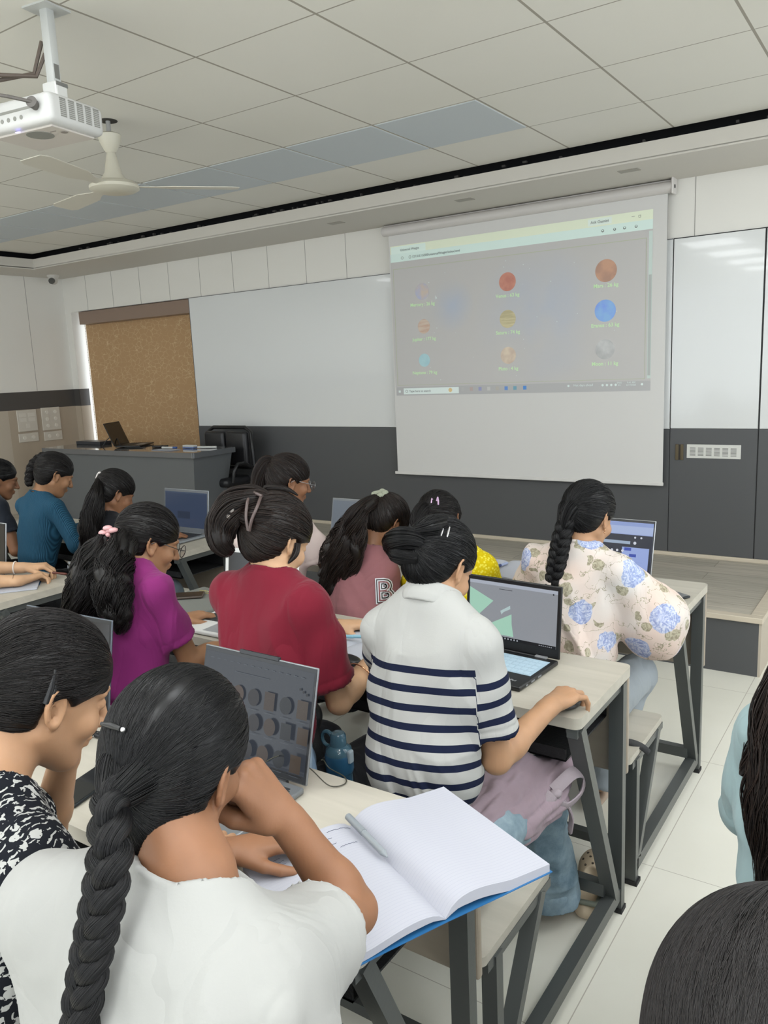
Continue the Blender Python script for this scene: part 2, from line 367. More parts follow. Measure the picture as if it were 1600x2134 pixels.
# dome camera, border lights
o = thing('dome_camera', 'small white dome security camera under the ceiling border in the corner', 'security camera', (-5.70, 3.36, 2.725))
MB().lathe([(.06, 0), (.06, -.012), (.045, -.03), (.04, -.05)], n=28).ball((0, 0, -.05), .045).build('housing', mat('camera white', 'c9c6bf', .4), o, smooth=40)
MB().cyl((.014, -.022, -.055), (.032, -.047, -.064), .03).build('lens', mat('lens black', '14140f', .15), o)
for x, y in ((-.806, 3.17), (.301, 3.15), (-1.91, 3.2)):
    o = tag(MB().box((-.06, -.035, -.003), (.06, .035, .001), .001).build('downlight', mat('off downlight', '99948a', .5)), 'small flat rectangular downlight set in the ceiling border', 'downlight', 'downlights in the ceiling border')
    o.location = (x, y, 2.725)
# projection screen
scr = mat('matte screen fabric', 'd3d2d0', .75)
o = SCREEN = thing('projection_screen', 'large white pull-down projection screen showing a browser page of nine planets', 'projection screen', (-.64, WALLY-.06, .79))
MB().box((-1.05, 0, .015), (1.055, .002, 1.87)).build('screen_fabric', scr, o)
c = MB(); c.cyl((-1.09, -.005, 1.885), (1.085, -.005, 1.885), .036, n=20).box((-1.09, -.005, 1.885), (1.085, .05, 1.93), .004); c.build('roller_case', mat('case white', 'c9c5c2', .4), o, smooth=40)
MB().box((1.083, -.045, 1.84), (1.098, .05, 1.94), .008).build('end_cap', mat('case white'[:4]+' cap', 'd2cecb', .4), o)
MB().cyl((1.098, -.008, 1.885), (1.1, -.008, 1.885), .012).build('cap_screw', dark_seam, o)
MB().box((-1.075, -.008, -.002), (1.06, .01, .022), .005).build('bottom_bar', mat('bar white', 'd5d3d0', .4), o)
def E(n, c, e=.12): return mat('projected '+n, c, .7, emit=e, spec=.1)
IM = Matrix.Translation((.64, -.0012, -.79)) @ Matrix(((1, 0, 0, 0), (0, 0, -1, 0), (0, 1, 0, 0), (0, 0, 0, 1)))   # local u = world x, v = world z
t = NT('projected space page', .7, .1)
tc = t.n('TexCoord'); nz = t.n('TexNoise'); nz.inputs['Scale'].default_value = 1.6; nz.inputs['Detail'].default_value = 6; t.l(tc.outputs['Object'], nz.inputs['Vector'])
vd = t.n('VectorMath', operation='DISTANCE'); t.l(tc.outputs['Object'], vd.inputs[0]); vd.inputs[1].default_value = (.18, 0, 1.16)
vd2 = t.n('VectorMath', operation='DISTANCE'); t.l(tc.outputs['Object'], vd2.inputs[0]); vd2.inputs[1].default_value = (-.52, 0, 1.29)
b1 = t.ramp(vd.outputs['Value'], [(.02, 'ffffff'), (.5, '000000')]); b2 = t.ramp(vd2.outputs['Value'], [(.0, 'ffffff'), (.2, '000000')])
fac = t.math('MULTIPLY', t.math('MAXIMUM', b1, b2), t.ramp(nz.outputs['Fac'], [(.36, '000000'), (.62, 'ffffff')]))
t.base(t.mix(t.math('MULTIPLY', fac, .6), 'c6c4c3', 'a9bad6'))
f = Flat(IM)
f.rect(-1.672, 1.42, .326, 1.485, E('taskbar', 'b9b9ba', .0)); f.rect(-1.678, 1.485, .326, 2.44, t.m)
f.build('projected_page', o)
f = Flat(IM, .00009); f.L = 3
f.rect(-1.678, 2.43, .326, 2.56, E('tab strip', 'dde5cf', .08)); f.rect(-1.678, 2.43, .326, 2.5, E('toolbar', 'cfe2dc', .1)); f.rect(-1.67, 2.5, -1.36, 2.553, E('tab', 'd5e6df', .1))
f.rect(-.1, 2.508, .06, 2.55, E('ask pill', 'd8e4dc', .1)); f.rect(.302, 1.5, .326, 2.43, E('scroll track', 'c2cfca', .08)); f.rect(.305, 1.52, .323, 2.16, E('thumb', 'b5bab8', .0))
dk = E('ink', '7d807c', 0)
for x in (-1.57, -1.5): f.disc(x, 2.466, .011, dk); f.disc(x, 2.466, .008, MATS['projected toolbar'])
for x, y in ((.0, 2.468), (.08, 2.468), (.145, 2.468), (.22, 2.468)): f.disc(x, y, .009, dk); f.disc(x, y+.002, .005, MATS['projected toolbar'])
f.rect(.19, 2.53, .21, 2.532, dk)
for a in (0,): f.rect(.235, 2.52, .25, 2.535, dk); f.rect(.2375, 2.5225, .2475, 2.5325, MATS['projected tab strip'])
f.build('browser_bar', o)
f = Flat(IM, .0003); f.L = 2; bl = E('page border', 'b9bfa6', .02)
for a in ((-1.657, 2.386, .289, 2.39), (-1.657, 1.498, .289, 1.501), (-1.659, 1.498, -1.655, 2.39), (.286, 1.498, .289, 2.39)): f.rect(*a, bl)
f.build('page_border', o)
f = Flat(IM, .0003); f.L = 3
wt = E('white', 'd3dedb', .12)
f.rect(-1.603, 1.429, -1.107, 1.476, wt); f.disc(-1.575, 1.452, .011, dk); f.disc(-1.575, 1.452, .008, wt); f.disc(-1.18, 1.455, .016, E('amber', 'd0b98c'))
f.rect(-1.65, 1.443, -1.63, 1.46, wt)
f.build('search_box', o)
for x, c in ((-1.072, 'b8b8b8'), (-1.0, 'b9a9a6'), (-.927, '9a9cc0'), (-.855, 'c6c6c4'), (-.785, 'b9b5ae'), (-.714, '6f94d0'), (-.644, '7aa5b8'), (-.567, '5e90cf')):
    f = Flat(IM, .0003); f.L = 4; f.rect(x-.013, 1.445, x+.013, 1.472, E('icon'+c, c, .05)); f.build('taskbar_icon', o)
for x in (-.238, .005, .035, .065, .095, .271): f = Flat(IM, .0003); f.L = 4; f.disc(x, 1.463, .008, wt); f.build('tray_icon', o)
def ctext(s, x, z, size, m, name='caption', al='CENTER', bold=0.):
    return text_mesh(s, size, m, name, o, IM @ Matrix.Translation((x, z, .0035)), .0002, al, bold=bold)
grn = E('green text', 'bcd6b0', .2); gry = E('grey text', '84888a', 0)
for s, x, z, rx, c1, c2 in (('Mercury : 26 kg', -1.402, 2.202, .062, '9aa2c0', 'b9a99a'), ('Jupiter : 177 kg', -1.397, 1.942, .054, 'bfae9c', 'b48f78'), ('Neptune : 79 kg', -1.402, 1.687, .05, '8fbcc6', '9ac4ca'),
    ('Venus : 63 kg', -.691, 2.208, .065, 'bd7458', 'a9573d'), ('Saturn : 74 kg', -.693, 1.95, .063, 'c0b68a', 'a59a6c'), ('Pluto : 4 kg', -.693, 1.693, .06, 'b8a28f', 'd0c0a8'),
    ('Mars : 26 kg', .024, 2.213, .073, 'b58260', '9c6f55'), ('Eranus : 63 kg', .02, 1.955, .072, '6fa6dc', '5d86e0'), ('Moon : 11 kg', .02, 1.701, .066, '9c9e9f', 'b9bbbb')):
    n = s.split()[0]; band = n in ('Jupiter', 'Saturn')
    t = NT('projected '+n, .7, .1); tc = t.n('TexCoord'); mp = t.n('Mapping'); mp.inputs['Scale'].default_value = (1, 1, 9) if band else (1, 1, 1); t.l(tc.outputs['Object'], mp.inputs[0])
    if band: mp.inputs['Scale'].default_value = (.6, .6, 5)
    nz = t.n('TexNoise'); nz.inputs['Scale'].default_value = 11; nz.inputs['Detail'].default_value = 6; t.l(mp.outputs[0], nz.inputs['Vector'])
    cc = t.mix(.22, t.ramp(nz.outputs['Fac'], [(.4, c1), (.62, c2)]), 'c0bebd'); t.base(cc); t.l(cc, t.b.inputs['Emission Color']); t.b.inputs['Emission Strength'].default_value = .14
    f = Flat(IM, .0003); f.L = 4; f.disc(x, z, rx, t.m, n=48); f.build('planet_picture', o)
    ctext(s, x, z-.095, .034, grn, bold=.0009)
ctext('Universal Weight', -1.5, 2.524, .024, gry, 'tab_title'); ctext('127.0.0.1:5500/universalWeight/index.html', -1.48, 2.465, .024, gry, 'address_text', 'LEFT')
ctext('Ask Gemini', -.02, 2.528, .026, gry, 'button_text'); ctext('Type here to search', -1.55, 1.452, .024, gry, 'search_text', 'LEFT')
ctext('Hot days ahead', -.2, 1.466, .022, wt, 'weather_text', 'LEFT'); ctext('ENG\nIN', .12, 1.468, .016, wt, 'taskbar_text'); ctext('9:41 AM\n6/17/2025', .2, 1.468, .016, wt, 'taskbar_text')
f = Flat(IM, .0003); f.L = 5
for k in range(26): f.disc(random.uniform(-1.6, .25), random.uniform(1.53, 2.36), random.uniform(.0015, .0035), wt, n=8)
tag(f.build('stars', o), kind='stuff'); f = Flat(IM, .0003); f.L = 6
f.poly([(-1.285, 2.165), (-1.272, 2.14), (-1.283, 2.14), (-1.286, 2.13)], wt)
f.build('mouse_pointer', o)
# ================================================================ FURNITURE
t = NT('pale ash laminate', .42, .35)
tc = t.n('TexCoord'); mp = t.n('Mapping'); mp.inputs['Scale'].default_value = (.6, 7, 7); t.l(tc.outputs['Object'], mp.inputs[0])
nz = t.n('TexNoise'); nz.inputs['Scale'].default_value = 3; nz.inputs['Detail'].default_value = 6; nz.inputs['Distortion'].default_value = .8; t.l(mp.outputs[0], nz.inputs['Vector'])
t.base(t.ramp(nz.outputs['Fac'], [(.3, 'a8a397'), (.7, 'b3aea2')])); ash = t.m
ash_edge = mat('ash edge band', '998e7f', .5, var=(6, .05, (1, 1, 6)))
steel = mat('dark grey powder-coated steel', '515453', .34, .25, bump=(120, .05))
blacks = mat('black perforated sheet', '1a1b1d', .6, bump=(180, .5))
rubber = mat('black rubber', '18181a', .7)
def slab(mb, x0, x1, y0, y1, z0, z1, r, which=('y0',)):
    """top slab with rounded corners at both ends"""
    pts = []
    for cx, cy, a0, rr in ((x1-r, y0+r, -90, r), (x1-r, y1-r, 0, r), (x0+r, y1-r, 90, r), (x0+r, y0+r, 180, r)):
        for k in range(7): a = math.radians(a0+k*15); pts.append((cx+rr*math.cos(a), cy+rr*math.sin(a), z0))
    return mb.poly(pts, z1-z0)
def desk(x1, y0, label, width=1.8, bench=True):
    """connected bench (behind) and desk; x1 = right end, y0 = near edge of the desk top"""
    o = thing('school_desk_bench', label, 'desk', (x1, y0, 0)); w = width
    b = MB(); slab(b, -w, 0, 0, .425, .735, .765, .022); b.build('tabletop', [ash], o, smooth=30)
    MB().box((-w+.002, .392, .43), (-.001, .412, .737), .008, 3).build('modesty_panel', ash_edge, o)
    b = MB()
    b.box((-w+.06, .06, .61), (-.06, .38, .615)).box((-w+.06, .06, .61), (-.06, .064, .645)).box((-w+.06, .376, .61), (-.06, .38, .70)); b.build('book_shelf', blacks, o)
    for s in (-.022, -w+.022):
        f = MB()
        f.bar((s, .005, .722), (s, .39, .722), .028, .026)
        f.bar((s, .03, .73), (s, .315, .08), .042, .03, up=(0, 1, 0))
        f.bar((s, .365, .73), (s, .365, .012), .042, .03, up=(0, 1, 0))
        f.bar((s, -.45, .062), (s, .35, .062), .036, .04)
        if bench:
            f.bar((s, -.455, .428), (s, -.455, .012), .036, .03, up=(0, 1, 0)); f.bar((s, -.22, .425), (s, -.43, .08), .036, .028, up=(0, 1, 0)); f.bar((s, -.5, .42), (s, -.17, .42), .028, .022)
        f.build('leg_frame', steel, o)
        for yy in (.365, -.455): MB().box((s-.024, yy-.02, 0), (s+.024, yy+.02, .014)).build('foot_cap', rubber, o)
    MB().bar((-w+.03, .29, .11), (-.03, .29, .11), .03, .04).bar((-w+.03, -.44, .11), (-.03, -.44, .11), .03, .03).build('stretcher', steel, o)
    b = MB(); slab(b, -w, -.01, -.52, -.16, .43, .452, .02); b.build('bench_seat', ash, o, smooth=30)
    return o
desk(1.19, .94, 'front-row wooden-top desk with bench, the one nearest the platform corner')
desk(1.19, -.03, 'middle-row desk with bench holding the black laptop with the green picture')
desk(1.19, -.975, 'nearest desk with bench under the big open notebook')
desk(-1.25, .84, 'front desk of the left block, in front of the podium, with a dark laptop')
desk(-1.25, -.125, 'second desk of the left block where hands write in a notebook')
desk(3.55, -.03, 'desk with bench across the aisle on the right, outside the view', 1.8)
desk(3.55, -.975, 'rear desk with bench across the aisle on the right, outside the view', 1.8)
# podium
pg = mat('grey podium laminate', '5d6062', .45, bump=(70, .04)); pt = mat('polished grey podium top', '5b5d60', .1, coat=.6)
o = thing('podium', 'wide dark grey teacher podium with a polished top on the platform', 'podium', (-4.25, 3.0, .31))
b = MB(); slab(b, -1.07, 1.07, -.25, .26, .66, .705, .02); b.build('podium_top', pt, o, smooth=30)
v = [(-.93, -.2, 0), (.98, -.2, 0), (.98, .1, 0), (-.93, .1, 0), (-.98, -.21, .66), (1.03, -.21, .66), (1.03, .24, .66), (-.98, .24, .66)]
mesh_obj('podium_body', v, [(0, 3, 2, 1), (4, 5, 6, 7), (0, 1, 5, 4), (1, 2, 6, 5), (2, 3, 7, 6), (3, 0, 4, 7)], pg, o)
MB().box((-1.0, .1, .705), (-.62, .24, .738), .004).build('raised_ledge', mat('ledge dark', '33363c', .3), o)
# office chair behind it
lea = mat('black leather', '1d1d20', .38, bump=(90, .12)); chs = mat('chair frame black', '161618', .4)
o = thing('office_chair', 'black leather office chair behind the podium against the dark wall', 'chair', (-3.42, 3.38, .31))
b = MB()
for x in (-.135, .135): b.box((x-.125, -.03, .52), (x+.125, .035, .83), .03, 4)
b.build('back_pads', lea, o, smooth=50)
MB().tube([(-.28, .04, .2), (-.285, .04, .6), (-.27, .045, .82), (-.2, .05, .86), (.2, .05, .86), (.27, .045, .82), (.285, .04, .6), (.28, .04, .2)], .017, 10).tube([(-.28, .04, .5), (.28, .04, .5)], .016).build('back_frame', chs, o, smooth=60)
MB().box((-.26, -.30, .36), (.26, .03, .44), .035, 4).build('seat', lea, o, smooth=50)
for s in (-1, 1): MB().tube([(s*.29, .03, .5), (s*.3, -.1, .56), (s*.3, -.18, .56), (s*.29, -.22, .5), (s*.27, -.22, .4)], .016).build('armrest', chs, o, smooth=60)
MB().cyl((0, -.1, .06), (0, -.1, .37), .03).build('gas_column', chs, o, smooth=40)
b = MB()
for k in range(5): a = k*1.2566; b.bar((0, -.06, .07), (.24*math.cos(a), -.06+.24*math.sin(a), .05), .04, .03); b.ball((.24*math.cos(a), -.06+.24*math.sin(a), .027), .027)
b.build('star_base', chs, o)
# ---------------------------------------------------------------- projector
pw = mat('projector white plastic', 'c2c2c0', .35); pv = mat('vent slot grey', '85857f', .7); pb = mat('projector underside', 'c5bfb8', .5)
o = PROJ = thing('ceiling_projector', 'white projector on a white pole under the ceiling tiles', 'projector', (-.71, -.02, 2.475), math.radians(8))
b = MB(); b.box((-.17, -.13, .0), (.16, .11, .095), .022, 4); b.build('projector_body', pw, o, smooth=40)
MB().box((-.14, -.1, -.006), (.13, .085, .002), .002).build('base_plate', pb, o)
s = MB()
for c in range(5):
    for r in range(10): s.box((.159, -.085+c*.036, .024+r*.006), (.1612, -.06+c*.036, .0275+r*.006))
s.build('side_vents', pv, o)
s = MB(); s.box((-.12, -.1312, .05), (.08, -.129, .058))
for x in (-.1, -.06, -.03, .0, .03): s.cyl((x, -.1315, .03), (x, -.129, .03), .007, n=10)
s.build('rear_ports', pv, o)
MB().cyl((-.125, -.15, .03), (-.125, -.13, .03), .014).build('blue_plug', mat('vga blue', '2b57a8', .4), o)
MB().cyl((.11, -.155, .058), (.1, -.128, .052), .018, .014).tube([(.11, -.15, .058), (.06, -.2, .07), (-.06, -.22, .1), (-.12, -.21, .15)], .006).build('power_plug', mat('plug grey', '57534f', .5), o)
MB().tube([(-.12, -.2, .15), (-.05, -.14, .17), (0, -.02, .19), (.03, .0, .26)], .007).tube([(-.2, -.2, .12), (-.08, -.15, .15), (-.01, -.02, .2), (.02, .0, .3)], .007).build('cables', mat('cable brown', '5b5048', .5), o)
MB().cyl((.02, -.05, -.0075), (.02, -.05, -.006), .045).build('speaker_grille', pv, o)
MB().box((-.02, -.118, -.0075), (.0, -.112, -.006)).build('status_light', mat('blue led', (.35, .3, 1), .4, emit=3), o)
MB().box((.075, -.06, -.0075), (.1, -.055, -.006)).cyl((.11, -.03, -.0075), (.11, -.03, -.006), .012).build('underside_marks', mat('mark grey', '8c857e', .6), o)
MB().cyl((.06, .11, .045), (.06, .125, .045), .03).build('lens', mat('projector lens', '22242a', .1), o)
MB().box((.02, -.02, .1), (.085, .03, .165), .006).box((.012, -.06, .093), (.1, .06, .104), .003).build('mount_bracket', mat('bracket white', 'd0d0cd', .4), o)
MB().box((.036, -.014, .16), (.072, .02, .395), .006).box((.0, -.05, .389), (.105, .06, .395)).build('ceiling_pole', mat('pole white', 'b9bbb9', .4), o, smooth=30)
MB().box((.07, -.008, .175), (.0735, .012, .22)).box((.075, -.018, .15), (.0865, .03, .162)).build('cable_slot', mat('slot dark', '6e6e6a', .6), o)
# ---------------------------------------------------------------- fan
fc = mat('cream fan enamel', 'c6c2b3', .35)
o = thing('ceiling_fan', 'cream ceiling fan hanging from a short rod', 'ceiling fan', (-1.5, .873, 2.56), math.radians(20))
MB().cyl((0, 0, .1), (0, 0, .31), .011).build('down_rod', mat('rod grey', '9a9a98', .4), o)
MB().lathe([(.05, .25), (.056, .245), (.05, .215), (.03, .175), (.022, .165)], n=28).build('canopy', fc, o, smooth=40)
MB().lathe([(.02, .165), (.024, .15), (.04, .075), (.055, .05), (.06, .035)], n=28).build('lower_canopy', fc, o, smooth=40)
MB().lathe([(.05, .04), (.1, .03), (.118, .012), (.118, -.002), (.1, -.012), (.05, -.02), (.01, -.022)], n=40).build('motor_housing', fc, o, smooth=40)
MB().cyl((0, 0, .309), (0, 0, .3099), .045).build('ceiling_hole', mat('hole dark', '3a3834', .8), o)
for k in range(3):
    a = k*2.0944+.5; d = Vector((math.cos(a), math.sin(a), 0)); sdv = Vector((-d.y, d.x, 0)); pts = []
    P = [(.11, -.022), (.2, -.03), (.28, -.058), (.56, -.066), (.6, -.05), (.6, .05), (.56, .066), (.28, .058), (.2, .03), (.11, .022)]
    MB().poly([d*r+sdv*q+Vector((0, 0, .008+q*.12)) for r, q in P], .003).build('fan_blade', mat('blade cream', 'cbc7bb', .4), o)
# ================================================================ ORGANIC SHAPES (smoothly blended solids, meshed)
A = np.array
def nrm(v): v = np.asarray(v, float); return v/(np.linalg.norm(v)+1e-12)
def rcone(a, b, ra, rb, flat=None, fs=1.):
    """tapered capsule; flat = direction along which it is squashed by fs"""
    a = A(a, float); b = A(b, float); fd = nrm(flat) if flat is not None else None
    m = max(ra, rb)
    def f(P):
        Q = P-a
        if fd is not None: Q = Q+(Q@fd)[..., None]*fd*(1/fs-1)
        bb = b-a
        if fd is not None: bb = bb+(bb@fd)*fd*(1/fs-1)
        l2 = bb@bb+1e-12; h = np.clip((Q@bb)/l2, 0, 1)
        D = Q-h[..., None]*bb
        return (np.sqrt((D*D).sum(-1))-(ra+(rb-ra)*h))*(fs if fs < 1 else 1)
    return f, np.minimum(a, b)-m*max(1, fs), np.maximum(a, b)+m*max(1, fs)
def ell(c, r, R=None):
    c = A(c, float); r = A(r, float); m = r.max()
    def f(P):
        Q = P-c
        if R is not None: Q = Q@R
        k0 = np.sqrt(((Q/r)**2).sum(-1)); k1 = np.sqrt(((Q/(r*r))**2).sum(-1))+1e-9
        return k0*(k0-1)/k1
    return f, c-m, c+m
def torus(c, R, a, b, r):
    """elliptical ring in the local x,y plane of R"""
    c = A(c, float); m = max(a, b)+r
    def f(P):
        Q = (P-c)@R; ang = np.arctan2(Q[..., 1]/b, Q[..., 0]/a)
        D = np.stack([Q[..., 0]-a*np.cos(ang), Q[..., 1]-b*np.sin(ang), Q[..., 2]], -1); return np.sqrt((D*D).sum(-1))-r
    return f, c-m, c+m
def cut(prim, pts_nrm):
    """keep the part of prim behind each (point, normal) plane"""
    f0, lo, hi = prim
    def f(P):
        d = f0(P)
        for p, n in pts_nrm: d = np.maximum(d, (P-A(p, float))@nrm(n))
        return d
    return f, lo, hi
class Field:
    def __init__(s, vox): s.vox = vox; s.ops = []
    def add(s, prim, k=.01): s.ops.append((prim, k, 0)); return s
    def sub(s, prim, k=.004): s.ops.append((prim, k, 1)); return s
    def mesh(s):
        v = s.vox; lo = np.min([p[1] for p, k, t in s.ops if not t], 0)-3*v; hi = np.max([p[2] for p, k, t in s.ops if not t], 0)+3*v
        n = np.ceil((hi-lo)/v).astype(int)+1; F = np.full(n, .06, np.float32)
        for (f, a, b), k, t in s.ops:
            m = k+2.5*v; i0 = np.clip(np.floor((a-m-lo)/v).astype(int), 0, n); i1 = np.clip(np.ceil((b+m-lo)/v).astype(int)+1, 0, n)
            if (i1 <= i0).any(): continue
            ax = [lo[q]+v*np.arange(i0[q], i1[q]) for q in range(3)]
            P = np.stack(np.meshgrid(*ax, indexing='ij'), -1); d = f(P).astype(np.float32)
            S = F[i0[0]:i1[0], i0[1]:i1[1], i0[2]:i1[2]]
            if t:
                h = np.maximum(k-np.abs(S+d), 0)/k; S[:] = np.maximum(S, -d)+h*h*k*.25
            else:
                h = np.maximum(k-np.abs(S-d), 0)/k; S[:] = np.minimum(S, d)-h*h*k*.25
        return nets(F, lo, v)
def nets(F, lo, v):
    S = F < 0; c = [S[i:i+S.shape[0]-1, j:j+S.shape[1]-1, k:k+S.shape[2]-1] for i in (0, 1) for j in (0, 1) for k in (0, 1)]
    a = c[0].copy(); o = c[0].copy()
    for x in c[1:]: a &= x; o |= x
    I = np.argwhere(o & ~a); idx = np.full(a.shape, -1, np.int32); idx[I[:, 0], I[:, 1], I[:, 2]] = np.arange(len(I))
    acc = np.zeros((len(I), 3)); cnt = np.zeros(len(I))
    for ax in range(3):
        for u in (0, 1):
            for w_ in (0, 1):
                o0 = [0, 0, 0]; q = [x for x in range(3) if x != ax]; o0[q[0]] = u; o0[q[1]] = w_; o1 = list(o0); o1[ax] = 1
                f0 = F[I[:, 0]+o0[0], I[:, 1]+o0[1], I[:, 2]+o0[2]]; f1 = F[I[:, 0]+o1[0], I[:, 1]+o1[1], I[:, 2]+o1[2]]
                m = (f0 < 0) != (f1 < 0); t = np.where(m, f0/(f0-f1+1e-20), 0); p = np.tile(A(o0, float), (len(I), 1)); p[:, ax] += t
                acc[m] += p[m]; cnt[m] += 1
    V = lo+v*(I+acc/cnt[:, None]); quads = []
    for ax in range(3):
        u, w_ = [(1, 2), (2, 0), (0, 1)][ax]
        sl = [slice(1, -1)]*3; sl[ax] = slice(0, -1); s2 = list(sl); s2[ax] = slice(1, None)
        A0 = S[tuple(sl)]; B0 = S[tuple(s2)]; D = np.argwhere(A0 != B0); 
        if not len(D): continue
        fl = A0[D[:, 0], D[:, 1], D[:, 2]]; D = D+1; D[:, ax] -= 1
        du = np.zeros(3, int); du[u] = 1; dw = np.zeros(3, int); dw[w_] = 1
        g = lambda Q: idx[Q[:, 0], Q[:, 1], Q[:, 2]]
        q = np.stack([g(D-du-dw), g(D-dw), g(D), g(D-du)], 1); q[~fl] = q[~fl][:, ::-1]; quads.append(q)
    Q = np.concatenate(quads); Q = Q[(Q >= 0).all(1)]
    return V, Q
def hsh(i, j, k):
    x = np.sin(i*127.1+j*311.7+k*74.7)*43758.5453; return x-np.floor(x)
def vnoise(P):
    i = np.floor(P); f = P-i; f = f*f*(3-2*f); x, y, z = i.T; a, b, c = f.T; r = 0
    for dx in (0, 1):
        for dy in (0, 1):
            for dz in (0, 1): r = r+hsh(x+dx, y+dy, z+dz)*(a if dx else 1-a)*(b if dy else 1-b)*(c if dz else 1-c)
    return r
def vnormals(V, Q):
    n = np.cross(V[Q[:, 2]]-V[Q[:, 0]], V[Q[:, 3]]-V[Q[:, 1]]); N = np.zeros_like(V)
    for k in range(4): np.add.at(N, Q[:, k], n)
    return N/(np.linalg.norm(N, axis=1)[:, None]+1e-12)
def np_mesh(name, V, Q, m, parent=None, attrs=None, smooth=True, tris=None):
    me = bpy.data.meshes.new(name); nq = len(Q); me.vertices.add(len(V)); me.vertices.foreach_set('co', np.asarray(V, np.float32).ravel())
    me.loops.add(nq*4); me.loops.foreach_set('vertex_index', np.asarray(Q, np.int32).ravel()); me.polygons.add(nq)
    me.polygons.foreach_set('loop_start', np.arange(nq, dtype=np.int32)*4)
    me.polygons.foreach_set('use_smooth', np.ones(nq, bool)); me.update(calc_edges=True)
    for k, a in (attrs or {}).items():
        a = np.asarray(a, np.float32)
        if a.ndim == 1: at = me.attributes.new(k, 'FLOAT', 'POINT'); at.data.foreach_set('value', a)
        else: at = me.attributes.new(k, 'FLOAT_VECTOR', 'POINT'); at.data.foreach_set('vector', a.ravel())
    for x in (m if isinstance(m, (list, tuple)) else [m]): me.materials.append(x)
    me.validate(); o = bpy.data.objects.new(name, me); COL.objects.link(o)
    if parent is not None: o.parent = parent; 
    return o
def rot(yaw=0, pitch=0, roll=0, base=None):
    """columns x right, y forward, z up; yaw left +, pitch down +, roll (tilt to the right) +"""
    cy, sy = math.cos(math.radians(yaw)), math.sin(math.radians(yaw)); cp, sp = math.cos(math.radians(-pitch)), math.sin(math.radians(-pitch)); cr, sr = math.cos(math.radians(roll)), math.sin(math.radians(roll))
    Z = A([[cy, -sy, 0], [sy, cy, 0], [0, 0, 1]]); X = A([[1, 0, 0], [0, cp, -sp], [0, sp, cp]]); Y = A([[cr, 0, sr], [0, 1, 0], [-sr, 0, cr]])
    R = Z@X@Y; return R if base is None else base@R
# ---- tubes of many strands (hair) -------------------------------------------------
def strand_mesh(S, w, taper=True):
    """S: (n, m, 3) points; thin three-sided strands; returns V, Q, tint"""
    n, m, _ = S.shape; T = np.gradient(S, axis=1); T /= np.linalg.norm(T, axis=2, keepdims=True)+1e-9
    ref = np.random.normal(size=(n, 1, 3)); U = np.cross(T, ref); U /= np.linalg.norm(U, axis=2, keepdims=True)+1e-9; W = np.cross(T, U)
    r = w*np.ones((n, m, 1)) if np.isscalar(w) else w.reshape(n, 1, 1)*np.ones((n, m, 1))
    if taper: r = r*np.interp(np.linspace(0, 1, m), [0, .1, .8, 1], [.6, 1, 1, .2])[None, :, None]
    V = np.stack([S+r*(U*math.cos(a)+W*math.sin(a)) for a in (0, 2.094, 4.189)], 2).reshape(-1, 3)
    b = (np.arange(n)[:, None]*m+np.arange(m-1)[None, :]).reshape(-1)*3; Q = []
    for k in range(3): k2 = (k+1) % 3; Q.append(np.stack([b+k, b+k2, b+3+k2, b+3+k], 1))
    return V, np.concatenate(Q), np.repeat(np.random.rand(n), m*3)
def merge(parts):
    V = []; Q = []; T = []; o = 0
    for v, q, t in parts: V.append(v); Q.append(q+o); T.append(t if not np.isscalar(t) else np.full(len(v), float(t))); o += len(v)
    return np.concatenate(V), np.concatenate(Q), np.concatenate(T)
def spline(pts, n):
    pts = A(pts, float); k = len(pts); t = np.linspace(0, k-1, n); i = np.clip(t.astype(int), 0, k-2); f = (t-i)[:, None]
    g = lambda j: pts[np.clip(j, 0, k-1)]
    p0, p1, p2, p3 = g(i-1), g(i), g(i+1), g(i+2)
    return .5*((2*p1)+(-p0+p2)*f+(2*p0-5*p1+4*p2-p3)*f*f+(-p0+3*p1-3*p2+p3)*f**3)
def path_frames(C):
    T = np.gradient(C, axis=0); T /= np.linalg.norm(T, axis=1)[:, None]+1e-9; U = np.zeros_like(C); u = nrm(np.cross(T[0], [.31, .2, .9]))
    for i in range(len(C)): u = nrm(u-T[i]*(u@T[i])); U[i] = u
    return T, U, np.cross(T, U)
